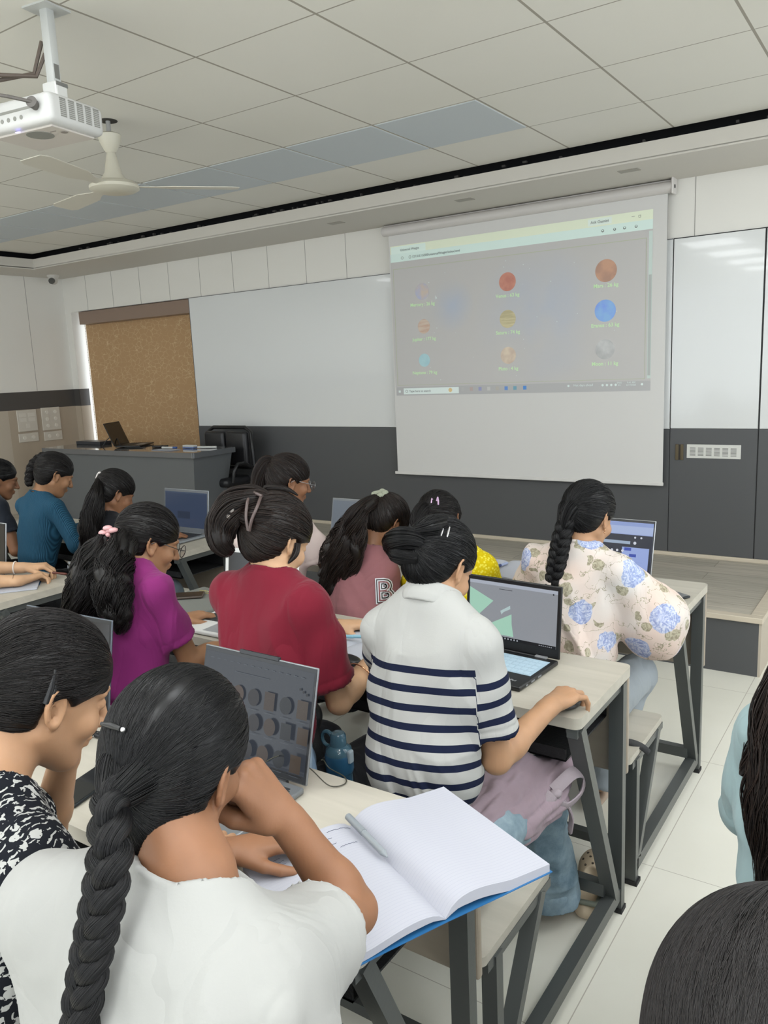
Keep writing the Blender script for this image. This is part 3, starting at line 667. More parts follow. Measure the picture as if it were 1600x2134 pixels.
def lock(pts, rad, n=300, m=24, w=.0007, wave=0., wf=4., flat=None, fray=.0, seed=0, fill=True):
    """bundle of hair strands along a path. rad: list of radii along it; flat=(dir, factor)"""
    rs = np.random.RandomState(seed+11); C = spline(pts, m); T, U, W = path_frames(C); t = np.linspace(0, 1, m); R = np.interp(t, np.linspace(0, 1, len(rad)), rad)
    q = np.sqrt(rs.rand(n))*1.0; q = np.where(rs.rand(n) < .6, .88+.16*rs.rand(n), q); a = rs.rand(n)*6.2832
    ln = 1-fray*rs.rand(n)
    S = np.zeros((n, m, 3))
    for i in range(m):
        s = (t[i]*ln); Ci = np.stack([np.interp(s, t, C[:, k]) for k in range(3)], 1); Ui = np.stack([np.interp(s, t, U[:, k]) for k in range(3)], 1); Wi = np.stack([np.interp(s, t, W[:, k]) for k in range(3)], 1)
        Ri = np.interp(s, t, R)[:, None]; aa = a+.25*np.sin(t[i]*3+a*3)
        O = (Ui*np.cos(aa)[:, None]+Wi*np.sin(aa)[:, None])*q[:, None]*Ri
        if flat is not None: fd = nrm(flat[0]); O = O-(O@fd)[:, None]*fd*(1-flat[1])
        if wave: 
            ph = np.round(a*1.3)*1.1; O = O+wave*(min(1, t[i]*3))*(np.sin(wf*t[i]*6.28+ph)[:, None]*Ui+np.cos(wf*t[i]*6.28*.9+ph*1.7)[:, None]*Wi)
        S[:, i] = Ci+O
    parts = [strand_mesh(S, w*(.7+.6*rs.rand(n)))]
    if fill:
        k = 12; ang = np.arange(k)*6.2832/k; O = (U[:, None, :]*np.cos(ang)[None, :, None]+W[:, None, :]*np.sin(ang)[None, :, None])*(R*.86)[:, None, None]
        if flat is not None: fd = nrm(flat[0]); O = O-(O@fd)[..., None]*fd*(1-flat[1])
        if wave: O = O+wave*np.minimum(1, t*3)[:, None, None]*(np.sin(wf*t*6.28+1.)[:, None]*U+np.cos(wf*t*6.28*.9+1.7)[:, None]*W)[:, None, :]
        V = (C[:, None, :]+O).reshape(-1, 3); b = (np.arange(m-1)[:, None]*k+np.arange(k)[None, :]).reshape(-1); b2 = (np.arange(m-1)[:, None]*k+(np.arange(k)+1)[None, :] % k).reshape(-1)
        parts.append((V, np.stack([b, b2, b2+k, b+k], 1), .08))
    return merge(parts)
def braid(pts, rad, turns, n=260, m=110, w=.0006, flatdir=None, seed=0, thick=.62):
    """three-strand plait along a path, rad = half width along it"""
    C = spline(pts, m); T, U, W = path_frames(C)
    if flatdir is not None:
        fd = nrm(flatdir); W = np.array([nrm(fd-t_*(fd@t_)) for t_ in T]); U = np.cross(W, T)
    t = np.linspace(0, 1, m); R = np.interp(t, np.linspace(0, 1, len(rad)), rad); parts = []
    for k in range(3):
        ph = 6.2832*(turns*t+k/3); S = C+U*(R*.52*np.sin(ph))[:, None]+W*(R*.34*np.sin(2*ph))[:, None]
        T2, U2, W2 = path_frames(S); tr = R*thick; kk = 14; ang = np.arange(kk)*6.2832/kk
        V = (S[:, None, :]+(U2[:, None, :]*np.cos(ang)[None, :, None]+W2[:, None, :]*np.sin(ang)[None, :, None])*(tr*.96)[:, None, None]).reshape(-1, 3)
        b = (np.arange(m-1)[:, None]*kk+np.arange(kk)[None, :]).reshape(-1); b2 = (np.arange(m-1)[:, None]*kk+(np.arange(kk)+1)[None, :] % kk).reshape(-1)
        parts.append((V, np.stack([b, b2, b2+kk, b+kk], 1), .05))
        rs = np.random.RandomState(seed+k); a = rs.rand(n)*6.2832; q = .97+.07*rs.rand(n)
        SS = S[None]+(U2[None]*np.cos(a)[:, None, None]+W2[None]*np.sin(a)[:, None, None])*tr[None, :, None]*q[:, None, None]
        # strands run in short spans so that ends tuck under
        parts.append(strand_mesh(SS, w*(.7+.6*rs.rand(n)), taper=False))
    return merge(parts)
# ================================================================ PEOPLE
def skin(name, col):
    t = NT(name, .52, .35); tc = t.n('TexCoord'); nz = t.n('TexNoise'); nz.inputs['Scale'].default_value = 14; nz.inputs['Detail'].default_value = 5; t.l(tc.outputs['Object'], nz.inputs['Vector'])
    c = A(lin(col)); t.base(t.ramp(nz.outputs['Fac'], [(.3, tuple(c*.88)), (.7, tuple(c*1.08))]))
    t.b.inputs['Subsurface Weight'].default_value = .08; t.b.inputs['Subsurface Radius'].default_value = (.6, .25, .12); t.b.inputs['Subsurface Scale'].default_value = .02
    n2 = t.n('TexNoise'); n2.inputs['Scale'].default_value = 260; t.l(tc.outputs['Object'], n2.inputs['Vector']); t.bump(n2.outputs['Fac'], .12, .0008); return t.m
def hairm(name, c1, c2, rough=.36):
    t = NT(name, rough+.04, .32); at = t.n('Attribute'); at.attribute_name = 'tint'
    t.base(t.ramp(at.outputs['Fac'], [(0, c1), (1, c2)])); return t.m
SK = dict(a=skin('skin light', 'bd9776'), b=skin('skin tan', 'a98263'), c=skin('skin brown', '875f45'), d=skin('skin medium', '9a7254'))
HB = dict(black=hairm('black hair', '040405', '0f0e10', .33), brown=hairm('dark brown hair', '0f0a08', '271c17', .4), soft=hairm('soft black hair', '080606', '191413', .4))
def creases(t, weave=260):
    tc = t.n('TexCoord'); mp = t.n('Mapping'); mp.inputs['Rotation'].default_value = (.3, .5, .2); mp.inputs['Scale'].default_value = (1, 1, .38); t.l(tc.outputs['Object'], mp.inputs[0])
    n = t.n('TexNoise'); n.inputs['Scale'].default_value = 7; n.inputs['Detail'].default_value = 2.5; n.inputs['Distortion'].default_value = 1.0; t.l(mp.outputs[0], n.inputs['Vector'])
    r = t.math('ABSOLUTE', t.math('SUBTRACT', n.outputs['Fac'], .5)); r = t.math('MULTIPLY', t.math('MINIMUM', r, .1), 10)
    n2 = t.n('TexNoise'); n2.inputs['Scale'].default_value = weave; t.l(tc.outputs['Object'], n2.inputs['Vector'])
    b1 = t.n('Bump'); b1.inputs['Strength'].default_value = .22; b1.inputs['Distance'].default_value = .012; t.l(r, b1.inputs['Height'])
    b2 = t.n('Bump'); b2.inputs['Strength'].default_value = .12; b2.inputs['Distance'].default_value = .001; t.l(n2.outputs['Fac'], b2.inputs['Height']); t.l(b1.outputs[0], b2.inputs['Normal']); t.l(b2.outputs[0], t.b.inputs['Normal'])
def cloth(name, col, rough=.85):
    if name in MATS: return MATS[name]
    t = NT(name, rough, .15); t.b.inputs['Base Color'].default_value = (*lin(col), 1); t.b.inputs['Sheen Weight'].default_value = .1; creases(t); return t.m
def ik(S, W, hint, l1=.265, l2=.235):
    S, W = A(S, float), A(W, float); d = W-S; L = np.linalg.norm(d); 
    if L > (l1+l2)*.995: k = L/((l1+l2)*.995); l1 *= k; l2 *= k
    a = (l1*l1-l2*l2+L*L)/(2*L); h = math.sqrt(max(0, l1*l1-a*a)); u = d/L; p = A(hint, float); p = p-u*(p@u); return S+u*a+nrm(p)*h
def hand(F, w, f, n, side, curl, thumb=(.6, .2), spread=.06, sc=1., k=.005):
    """w wrist, f direction wrist->knuckles, n back-of-hand normal, side = +1 thumb toward f x n"""
    w = A(w, float); f = nrm(f); n = nrm(A(n, float)-f*(A(n, float)@f)); s = np.cross(f, n)*side
    P = lambda a, b, c: w+(s*a+f*b+n*c)*sc
    F.add(rcone(P(.0, -.03, 0), P(0, .012, 0), .0245*sc, .026*sc, n, .8), .012)
    F.add(ell(P(0, .048, -.004), A([.036, .046, .0155])*sc, np.stack([s, f, n], 1)), .012)
    kn = [(.027, .083, .0), (.009, .088, .003), (-.01, .084, .002), (-.027, .074, -.002)]; LL = [(.042, .026, .021), (.046, .03, .022), (.043, .027, .021), (.034, .021, .019)]; rr = [.0098, .01, .0096, .0085]
    for i in range(4):
        kp = P(*kn[i]); F.add(rcone(P(kn[i][0]*.45, .012, 0), kp, .012*sc, rr[i]*1.12*sc), .01)
        c = curl[i] if isinstance(curl[0], (tuple, list)) else curl; ang = 0; d0 = nrm(f+s*(1.5-i)*spread); p = kp
        for j in range(3):
            ang += math.radians(c[j]); d = d0*math.cos(ang)-n*math.sin(ang); q = p+d*LL[i][j]*sc; r0 = rr[i]*(1-.1*j)*sc; F.add(rcone(p, q, r0, r0*.88), k*.5 if j else k); p = q
    a, b = thumb; d = nrm(s*a+f*.75-n*b); p = P(.022, .018, -.006); q = p+d*.042*sc; F.add(rcone(p, q, .0155*sc, .012*sc), .01)
    d2 = nrm(d+f*.45-n*.2-s*.25); r = q+d2*.032*sc; F.add(rcone(q, r, .0115*sc, .0102*sc), .004); d3 = nrm(d2+f*.2-s*.2); F.add(rcone(r, r+d3*.024*sc, .0102*sc, .0082*sc), .003)
def head(F, c, R, sc=1., face=True, s_=None):
    H = lambda *p: c+R@(A(p, float)*sc)
    E_ = lambda p, r, k=.01, RR=None: F.add(ell(H(*p), A(r)*sc, R if RR is None else RR), k)
    E_((0, -.012, .03), (.074, .093, .083)); E_((0, .0, -.01), (.066, .08, .07), .02)
    E_((0, .035, -.045), (.054, .052, .066), .02); E_((0, .062, -.092), (.026, .024, .02), .022)
    for s in (-1, 1):
        F.add(rcone(H(s*.05, -.002, -.05), H(s*.02, .06, -.092), .018*sc, .016*sc), .02); E_((s*.04, .062, -.028), (.022, .02, .022), .018)
        F.add(rcone(H(s*.012, .088, .024), H(s*.043, .07, .022), .009*sc, .008*sc), .012)
    if face:
        for s in (-1, 1): F.sub(ell(H(s*.031, .096, .004), A([.017, .016, .012])*sc, R), .014); E_((s*.031, .074, .004), (.0135, .0135, .012), .003)
        F.add(rcone(H(0, .088, .01), H(0, .11, -.028), .0075*sc, .0105*sc), .01); 
        for s in (-1, 1): E_((s*.011, .098, -.032), (.0085, .01, .007), .006)
        E_((0, .087, -.056), (.022, .013, .0065), .008); E_((0, .085, -.067), (.019, .013, .0072), .006)
    for s in (-1, 1):
        # ear: plate, helix ring, lobe, bowl
        Ry = rot(s*20, 0, 0); Re = R@Ry@A([[0, 0, s*1.], [1, 0, 0], [0, 1, 0]]) ; Re[:, 0] = R@Ry@A([0, .96, .28]); Re[:, 1] = R@Ry@A([0, -.28, .96]); Re[:, 2] = np.cross(Re[:, 0], Re[:, 1])
        p = H(s*.078, -.012, -.006)
        F.add(ell(p, A([.0165, .029, .0032])*sc, Re), .004); F.add(torus(p+Re[:, 2]*.002*s*sc, Re, .0155*sc, .0275*sc, .0042*sc), .0015); F.add(ell(p-Re[:, 1]*.027*sc+Re[:, 0]*.004*sc, A([.0085, .01, .005])*sc, Re), .005)
        F.sub(ell(p+Re[:, 0]*.002*sc-Re[:, 1]*.003*sc+R@A([s*.0065, 0, 0])*sc, A([.0108, .0205, .0085])*sc, Re), .0015); F.add(rcone(p+Re[:, 0]*.014*sc-Re[:, 1]*.008*sc, p+Re[:, 0]*.01*sc-Re[:, 1]*.016*sc, .004*sc, .004*sc), .003)
def torso_prims(D, e=0., loose=0.):
    """list of (prim,k) for the trunk; e = inflation, loose = extra width below the ribs"""
    X, Fw, U, C7, R = D['X'], D['F'], D['U'], D['C7'], D['R']; pel = D['pel']; L = []
    P = lambda x, y, z: C7+X*x+Fw*y+U*z
    q = D['wid']; L.append((ell(P(0, .037, -.015), A([.066+e, .043+e, .055+e*.4]), R), .02))
    L.append((ell(P(0, .062, -.19), A([.118*q+e+loose*.4, .082+e, .16]), R), .03)); L.append((ell(P(0, .042, -.09), A([.12*q+e, .055+e, .08]), R), .03))
    w0 = C7+(pel-C7)*.62+Fw*.045; Rp = D['Rp']
    L.append((rcone(P(0, .058, -.2), w0, .108*q+e+loose*.6, .104+e+loose, Fw, .74), .03)); L.append((ell(pel+U*.01, A([.142+e+loose*.2, .112+e+loose*.2, .11]), Rp), .05))
    for s in (-1, 1):
        S = D['S'][s]; L.append((rcone(P(s*.04, .038, -.05), S-U*.006, .042+e*.7, .034+e*.6), .03)); L.append((rcone(P(s*.03, .035, -.01), P(s*.03, .035, -.01)*.25+(S+U*.010)*.75, .034+e*.4, .028+e*.5), .03))
        L.append((rcone(P(s*.065, .01, -.12), P(s*.07, .015, -.2), .045+e, .042+e, Fw, .6), .03))
    return L
def person(label, C7, headc, hyaw=0, hpitch=30, hroll=0, yaw=0, lean=.12, side=0., vox=.0045, sk='b', arms=None, top=None, bottom=None, hair=None, seat=.45, knees=None, wid=1., hsc=1., legs=False, group=None, pelvis=None, neckr=.044, shz=0., nolegs=False):
    """builds body + clothes + hair; arms = {side: dict(w=wrist, hint=, f=, n=, curl=, thumb=, e=elbow)}"""
    C7 = A(C7, float); hc = A(headc, float); Ry = rot(yaw); pel = A(pelvis, float) if pelvis is not None else A([C7[0]+side, C7[1], seat+.10])-Ry@A([0, lean, 0])
    U = nrm(C7-pel); X = nrm(np.cross(Ry@A([0, 1, 0]), U)); Fw = np.cross(U, X); R = np.stack([X, Fw, U], 1)
    D = dict(X=X, F=Fw, U=U, C7=C7, R=R, pel=pel, Rp=Ry); D['wid'] = wid; D['S'] = {s: C7+X*s*.137*wid+Fw*.035-U*(.068-shz) for s in (-1, 1)}
    if arms:
        for s, a in arms.items():
            if 'S' in a: D['S'][s] = A(a['S'], float)
    root = bpy.data.objects.new('person', None); COL.objects.link(root); root.location = (pel[0], pel[1], seat); root.empty_display_size = .05; tag(root, label, 'person', group)
    base = A([pel[0], pel[1], seat])
    def put(name, V, Q, m, **k): return np_mesh(name, V-base, Q, m, root, **k)
    Rh = rot(hyaw, hpitch, hroll); HH = lambda *p: hc+Rh@(A(p, float)*hsc)
    F = Field(vox)
    for p, k in torso_prims(D, -.005): F.add(p, k)
    nb = C7+Fw*.05-U*.0; F.add(rcone(nb, HH(0, -.018, -.045), neckr*1.08, neckr), .02); F.add(rcone(C7+Fw*.038+U*.012, HH(0, -.045, -.03), neckr*.78, neckr*.85), .015)
    head(F, hc, Rh, hsc)
    AR = {}
    for s in (-1, 1):
        a = (arms or {}).get(s) or dict(w=C7+X*s*.12+Fw*.3-U*.35, hint=(s*.5, -.2, -1)); S = D['S'][s]; W = A(a['w'], float)
        El = A(a['e'], float) if 'e' in a else ik(S, W, a.get('hint', (s*.6, -.4, -1)))
        f = nrm(a.get('f', W-El)); AR[s] = (S, El, W)
        F.add(rcone(S, El, .039, .032), .02); F.add(rcone(El, El+(W-El)*.3, .033, .034), .01); F.add(rcone(El+(W-El)*.25, W, .034, .0235), .012)
        hand(F, W+f*.012, f, a.get('n', (0, 0, 1)), a.get('side', -s), a.get('curl', (20, 30, 20)), a.get('thumb', (.6, .25)), a.get('spread', .06), a.get('hs', .97))
    # legs
    kn = knees or {s: pel+Ry@A([s*.1, .43, -.04]) for s in (-1, 1)}; LG = {}
    for s in ((-1, 1) if not nolegs else ()):
        H_ = pel+Ry@A([s*.085, .02, -.02]); K = A(kn[s][0] if isinstance(kn[s], tuple) else kn[s], float); An = A(kn[s][1], float) if isinstance(kn[s], tuple) else A([K[0], K[1]-.02, .08]); LG[s] = (H_, K, An)
        F.add(rcone(H_, K, .07, .048), .03); F.add(rcone(K, An, .048, .033), .02); F.add(rcone(An, An+Ry@A([0, .13, -.045]), .033, .025), .015)
    if nolegs:
        for s in (-1, 1): K = A(kn[s], float); LG[s] = (pel+Ry@A([s*.085, .02, -.02]), K, A([K[0], K[1]-.02, .08]))
    V, Q = F.mesh(); put('body', V, Q, SK[sk])
    info = dict(D=D, AR=AR, LG=LG, HH=HH, Rh=Rh, root=root, base=base, put=put, hc=hc, Ry=Ry, nb=nb, hsc=hsc, vox=vox, neckr=neckr)
    if bottom: trousers(info, **bottom)
    if top: shirt(info, **top)
    if hair: hair(info)
    return info
def folds(V, N, amp, D, AR, seed=0.):
    P = (V-D['C7'])@D['R']; x, y, z = P.T
    q = np.stack([x*7+seed, y*7, z*2.4+2.4*x], 1); n1 = 1-2*np.abs(vnoise(q)-.5)*1.6
    q2 = np.stack([(x+z*.8)*8+seed*2, y*6, (z-x*.8)*3.5], 1); n2 = 1-2*np.abs(vnoise(q2)-.5)*1.6
    q3 = np.stack([x*4+seed, y*4, z*20+5*np.sin(x*9)], 1); n3 = 1-2*np.abs(vnoise(q3)-.5)*1.6
    wl = np.clip((-z-.32)/.15, 0, 1)
    dp = amp*(.9*(n1-.45)+.9*(n2-.45))+amp*1.6*wl*(n3-.4); nc = D['nc']; dn = np.linalg.norm(V-nc, axis=1)
    return V+N*(np.maximum(dp, -.005)*np.clip((dn-.075)/.07, 0, 1))[:, None]
def shirt(I, name='t_shirt', m=None, e=.014, loose=.02, sleeve='short', sl=.6, vox=None, fold=.004, neck=.0, stripes=False, hem=.09, sr=.018, collar=None, seed=1., sleeve_cut=True, cuff=None, ring=True, puff=False, neckw=.061, xtra=()):
    D, AR = I['D'], I['AR']; vox = vox or I['vox']*1.15; F = Field(vox); pel = D['pel']
    for p, k in torso_prims(D, e, loose):
        F.add(cut(p, [(pel-D['U']*hem, -A([0, 0, 1.]))]), k)
    for p in xtra: F.add(p, .05)
    for s in (-1, 1):
        S, El, W = AR[s]
        if sleeve == 'short':
            d = nrm(El-S); Ee = S+(El-S)*sl; F.add(cut(rcone(S-D['U']*.006, Ee+d*.04, .035+sr*.4, .036+sr*1.3), [(Ee, d)]), .03)
        elif sleeve == 'long':
            F.add(rcone(S, El, .036+sr, .032+sr), .02); d = nrm(W-El); F.add(cut(rcone(El, W+d*.03, .034+sr, .026+sr*.7), [(W-d*.01, d)]), .012)
        if puff:
            Lm = .5*(El+W); F.add(ell(El+A([0, 0, -.0]), A([.085, .085, .085])), .05); F.add(rcone(S+(El-S)*.4, El, .06, .09), .04); F.add(rcone(El, W, .085, .05), .05)
    for s in (-1, 1):
        S, El, W = AR[s]
        if sleeve == 'short': d = nrm(El-S); Ee = S+(El-S)*sl; F.sub(rcone(Ee-d*.03, Ee+d*.06, .030+sr*.6, .029+sr*1.15), .002)
        elif sleeve == 'long': d = nrm(W-El); F.sub(rcone(W-d*.03, W+d*.04, .026, .026+sr*.6), .002)
    nb = I['nb']; hb = I['HH'](0, -.02, -.05); ax = nrm(hb-nb); nc = D['C7']+D['F']*.045+D['U']*(.0+neck)
    Rt = D['R']@rot(0, 22, 0); zt = Rt[:, 2]; nr = neckw; nc = nc+zt*.0
    F.sub(cut(rcone(nc-zt*.03, nc+zt*.16, nr, nr+.025), [(nc-zt*.006, -zt)]), .004)
    if ring: F.add(torus(nc-zt*.002, Rt, nr+.001, nr+.001, .0052), .003)
    D['nc'] = nc; D['Rt'] = Rt
    V, Q = F.mesh(); N = vnormals(V, Q)
    S0 = {}; att = {}
    # which sleeve or trunk a vertex belongs to and how far along it lies
    def along(a, b): d = nrm(b-a); L = np.linalg.norm(b-a); t = (V-a)@d; q = V-a-np.clip(t, 0, L)[:, None]*d; return t, np.linalg.norm(q, axis=1)
    u = -((V-D['C7'])@D['U']); isl = np.zeros(len(V))
    Pl = (V-D['C7'])@D['R']
    V2 = folds(V, N, fold*1.9, D, AR, seed)
    for s in (-1, 1):
        S, El, W = AR[s]; t, r = along(S, El); m_ = (r < .085) & (Pl[:, 0]*s > .145-.0*t) & (t > .0)
        isl[m_] = 1
        if sleeve == 'short':
            Ls = np.linalg.norm(El-S)*sl; V2 = V2-N*(.0022*np.exp(-((t-Ls+.022)/.0032)**2)*m_)[:, None]
            V2 = V2+N*(.0035*np.sin((V@np.cross(nrm(El-S), D['F']))*70+t*40+seed)*np.clip(t/.1, 0, 1)*m_)[:, None]
        V2 = V2-N*(.0016*np.exp(-(((Pl[:, 0]*s-.118*D['wid']-.25*np.maximum(0, -Pl[:, 2]-.16))/.0035)**2))*(Pl[:, 2] > -.17)*(Pl[:, 1] < .05))[:, None]
        if stripes: u = np.where(m_, t+.072, u)
    if stripes: u = u+.006*np.sin(Pl[:, 0]*9)*(1-isl)+.02*np.abs(Pl[:, 0])*(1-isl)+.05*np.clip(-Pl[:, 2]-.35, 0, 1)*np.sin(Pl[:, 0]*14+1)
    att['u'] = u; att['isl'] = isl; att['loc'] = Pl
    return I['put'](name, V2, Q, m, attrs=att)
def trousers(I, m=None, r1=.088, r2=.07, r3=.062, e=.012, fold=.004, name='trousers', hemz=.06, wide=0.):
    D = I['D']; F = Field(I['vox']*1.4); pel = D['pel']
    F.add(cut(ell(pel+D['U']*.02, A([.158+e, .12+e, .125]), D['Rp']), [(pel+A([0, 0, .07]), (0, 0, 1))]), .03)
    for s in (-1, 1):
        H_, K, An = I['LG'][s]; F.add(rcone(H_, K, r1, r2), .035); d = nrm(An-K); F.add(cut(rcone(K, An+d*.06, r2*.95, r3+wide), [(An+d*.015, d)]), .03)
    for s in (-1, 1):
        H_, K, An = I['LG'][s]; d = nrm(An-K); F.sub(rcone(An-d*.03, An+d*.08, r3+wide-.012, r3+wide-.008), .003)
    V, Q = F.mesh(); N = vnormals(V, Q); n = 1-2*np.abs(vnoise(V*A([16, 16, 9])+3)-.5)*1.5; n2 = 1-2*np.abs(vnoise(V*A([7, 7, 22])+9)-.5)*1.5
    V = V+N*(fold*(n+n2-.8))[:, None]; I['put'](name, V, Q, m)
# ---------------------------------------------------------------- hair
def cap_field(I, thick=.010, low=0., vox=None):
    HH, R, sc = I['HH'], I['Rh'], I['hsc']; t = thick; F = Field(vox or max(.004, I['vox']*.9))
    F.add(ell(HH(0, -.014, .032), A([.074+t, .094+t, .084+t])*sc, R), .01); F.add(ell(HH(0, -.035, -.005), A([.066+t*.7, .06+t, .062+low])*sc, R), .02); F.add(ell(HH(0, -.05, -.04), A([.045+t*.4, .035+t*.5, .035+low])*sc, R), .02)
    # face and ear openings, side-to-side cylinder along local x
    def cylx(cy, cz, ry, rz, xlim=None):
        c = HH(0, cy, cz)
        def f(P):
            Qq = (P-c)@R; k = np.sqrt((Qq[..., 1]/ry)**2+(Qq[..., 2]/rz)**2); return (k-1)*min(ry, rz)*sc
        ry *= sc; rz *= sc; return f, c-.25, c+.25
    F.sub(cylx(.075, -.065, .078, .088), .006); F.sub(cylx(-.003, -.022, .021, .033), .006)
    F.sub(ell(HH(0, .125, .012), A([.066, .055, .062])*sc, R), .01)
    return F
def cap(I, m, tie=(0, -.1, -.02), n=1500, w=.0006, thick=.010, low=0., seed=3, segs=12, extra=(), name='hair', a1=2.75, rough=.0016, kids=None, lift=1.):
    """hair cap whose strands sweep to the tie point (head coordinates)"""
    F = cap_field(I, thick, low)
    for p, k in extra: F.add(p, k)
    V, Q = F.mesh(); HH, R, sc = I['HH'], I['Rh'], I['hsc']; tl = A(tie, float); ax = nrm(tl-A([0, -.012, .02])); rs = np.random.RandomState(seed)
    bv = BVHTree.FromPolygons([tuple(v) for v in V], [tuple(q) for q in Q]); c0 = A([0, -.012, .02]); e1 = nrm(np.cross(ax, [.1, .3, 1])); e2 = np.cross(ax, e1); S = []; C0 = Vector(HH(*c0))
    for i in range(n):
        ph = rs.rand()*6.2832; a_ = rs.uniform(.35, a1); b_ = max(.03, a_-rs.uniform(.5, 1.6)); pts = []; last = None; lf = rs.uniform(.0002, .0022)*lift; wob = rs.uniform(-.05, .05)
        for j in range(segs):
            a = a_+(b_-a_)*j/(segs-1); p = ph+wob*math.sin(j*.5); d = ax*math.cos(a)+(e1*math.cos(p)+e2*math.sin(p))*math.sin(a); dw = R@d
            h = bv.ray_cast(Vector(C0)+Vector(dw)*.2*sc*1.5, -Vector(dw), .3)
            if h[0] is None: break
            r = (h[0]-C0).length; 
            if r < .062*sc: break
            pts.append(A(C0)+dw*(r+lf*math.sin(math.pi*(j+.5)/segs)))
        if len(pts) == segs: S.append(pts)
    # grooves between locks
    L = (V-A(C0))@R; az = np.arctan2(L@e2, L@e1); an = np.arccos(np.clip((L@ax)/(np.linalg.norm(L, axis=1)+1e-9), -1, 1)); N = vnormals(V, Q)
    V = V+N*(rough*(vnoise(np.stack([np.cos(az)*9, np.sin(az)*9, an*.9], 1))-.5)+rough*.7*(vnoise(np.stack([np.cos(az)*26, np.sin(az)*26, an*1.5], 1))-.5))[:, None]
    parts = [(V, Q, .3*vnoise(np.stack([np.cos(az)*22, np.sin(az)*22, an*2], 1)))]
    if S: parts.append(strand_mesh(A(S), w*(.6+.8*rs.rand(len(S)))))
    for p in kids or []: parts.append(p)
    V, Q, T = merge(parts); return I['put'](name, V, Q, m, attrs={'tint': T})
def rel(I, mb, name, m, smooth=40):
    o = mb.build(name, m, I['root'], smooth=smooth, M=Matrix.Translation(-Vector(I['base']))); return o
def flipM(R, o): return Matrix(((R[0][0], R[0][1], R[0][2], o[0]), (R[1][0], R[1][1], R[1][2], o[1]), (R[2][0], R[2][1], R[2][2], o[2]), (0, 0, 0, 1)))
def glasses(I, m):
    HH = I['HH']; mb = MB()
    for s in (-1, 1):
        mb.tube([HH(s*.032+.023*math.cos(a), .112, .0+.021*math.sin(a)) for a in [k*.5236 for k in range(12)]], .0013, 6, closed=True)
        mb.tube([HH(s*.055, .11, .006), HH(s*.072, .08, .006), HH(s*.08, .0, .012), HH(s*.08, -.015, .0)], .0014, 6)
    mb.tube([HH(-.01, .113, .004), HH(0, .116, .007), HH(.01, .113, .004)], .0012, 6); rel(I, mb, 'glasses_frame', m)
    g = MB()
    for s in (-1, 1):
        g.poly([HH(s*.032+.022*math.cos(a), .112, .02*math.sin(a)) for a in [k*.3927 for k in range(16)]], .0008, I['Rh'][:, 1])
    rel(I, g, 'glasses_lens', mat('clear lens', 'ffffff', .02, trans=1., alpha=.25))
# ================================================================ LAPTOPS AND SMALL THINGS
def S2(name, col, e=.5):
    n = 'display '+name
    if n in MATS: return MATS[n]
    m = mat(n, '0a0a0c', .25, spec=.4); b = m.node_tree.nodes['Principled BSDF']; b.inputs['Emission Color'].default_value = (*lin(col), 1); b.inputs['Emission Strength'].default_value = e; return m
dkp = mat('dark laptop plastic', '2e3134', .42); blk_p = mat('black laptop plastic', '141517', .38); silv = mat('silver laptop shell', 'a9abae', .32, .55); gry_s = mat('grey laptop shell', '7e8184', .35, .5); whs = mat('white laptop shell', 'cfd0ce', .4)
keym = mat('black keycaps', '26282b', .5); scrn = mat('dark glossy display', '0c0e12', .12, spec=.6)
def laptop(label, loc, rz, w, d, lid, shell, bez, ang=12, key=keym, deck=None, th=.016, off=None, picture=None, bz=(.007, .012, .007, .022), pad=True, keys=True, name='laptop'):
    """loc = hinge centre on the table; user side is local -y; ang = lean of the lid behind vertical"""
    o = thing(name, label, 'laptop', loc, rz); deck = deck or shell
    MB().box((-w/2, -d, .002), (w/2, .0, th), .005, 3).build('base', deck, o, smooth=40)
    if keys:
        k = MB(); nx, ny = 15, 6; kw = (w*.88)/nx; kh = (d*.5)/ny
        for j in range(ny):
            for i in range(nx):
                if j == ny-1 and 4 <= i <= 8:
                    if i == 4: k.box((-w*.44+i*kw+.001, -d*.08-j*kh-kh+.001, th), (-w*.44+9*kw-.001, -d*.08-j*kh-.001, th+.0015))
                    continue
                k.box((-w*.44+i*kw+.001, -d*.08-j*kh-kh+.001, th), (-w*.44+(i+1)*kw-.001, -d*.08-j*kh-.001, th+.0015))
        k.build('keyboard', key, o)
    if pad: MB().box((-.055, -d+.012, th), (.055, -d*.64, th+.0006)).build('touchpad', mat('touchpad grey', '8d9093', .35), o)
    a = math.radians(ang); M = Matrix.Translation((0, .004, th*.7)) @ Matrix.Rotation(-a, 4, 'X')
    L = MB().box((-w/2, 0, .004), (w/2, .006, lid), .0028, 3).build('lid', shell, o, smooth=40, M=M)
    f = MB().box((-w/2+.0025, -.0012, .007), (w/2-.0025, .0005, lid-.0025), .0008).build('screen_bezel', bez, L, M=M)
    P = M @ Matrix.Translation((0, -.0013, 0)) @ Matrix(((1, 0, 0, 0), (0, 0, -1, 0), (0, 1, 0, 0), (0, 0, 0, 1)))
    g = Flat(P, .00018); x0, x1, y0, y1 = -w/2+bz[0], w/2-bz[2], bz[3], lid-bz[1]; W_, H_ = x1-x0, y1-y0
    q = lambda u, v: (x0+u*W_, y0+v*H_)
    g.rect(x0, y0, x1, y1, off or scrn)
    if picture: picture(g, q)
    g.build('display', L)
    MB().cyl((-w*.35, .002, th*.7), (w*.35, .002, th*.7), .006, n=12).build('hinge', bez, o)
    return o, M, P, q
def R4(g, q, u0, v0, u1, v1, m): a = q(u0, v0); b = q(u1, v1); g.rect(a[0], a[1], b[0], b[1], m)
def D4(g, q, u, v, r, m, n=24): a = q(u, v); g.disc(a[0], a[1], r, m, n=n)
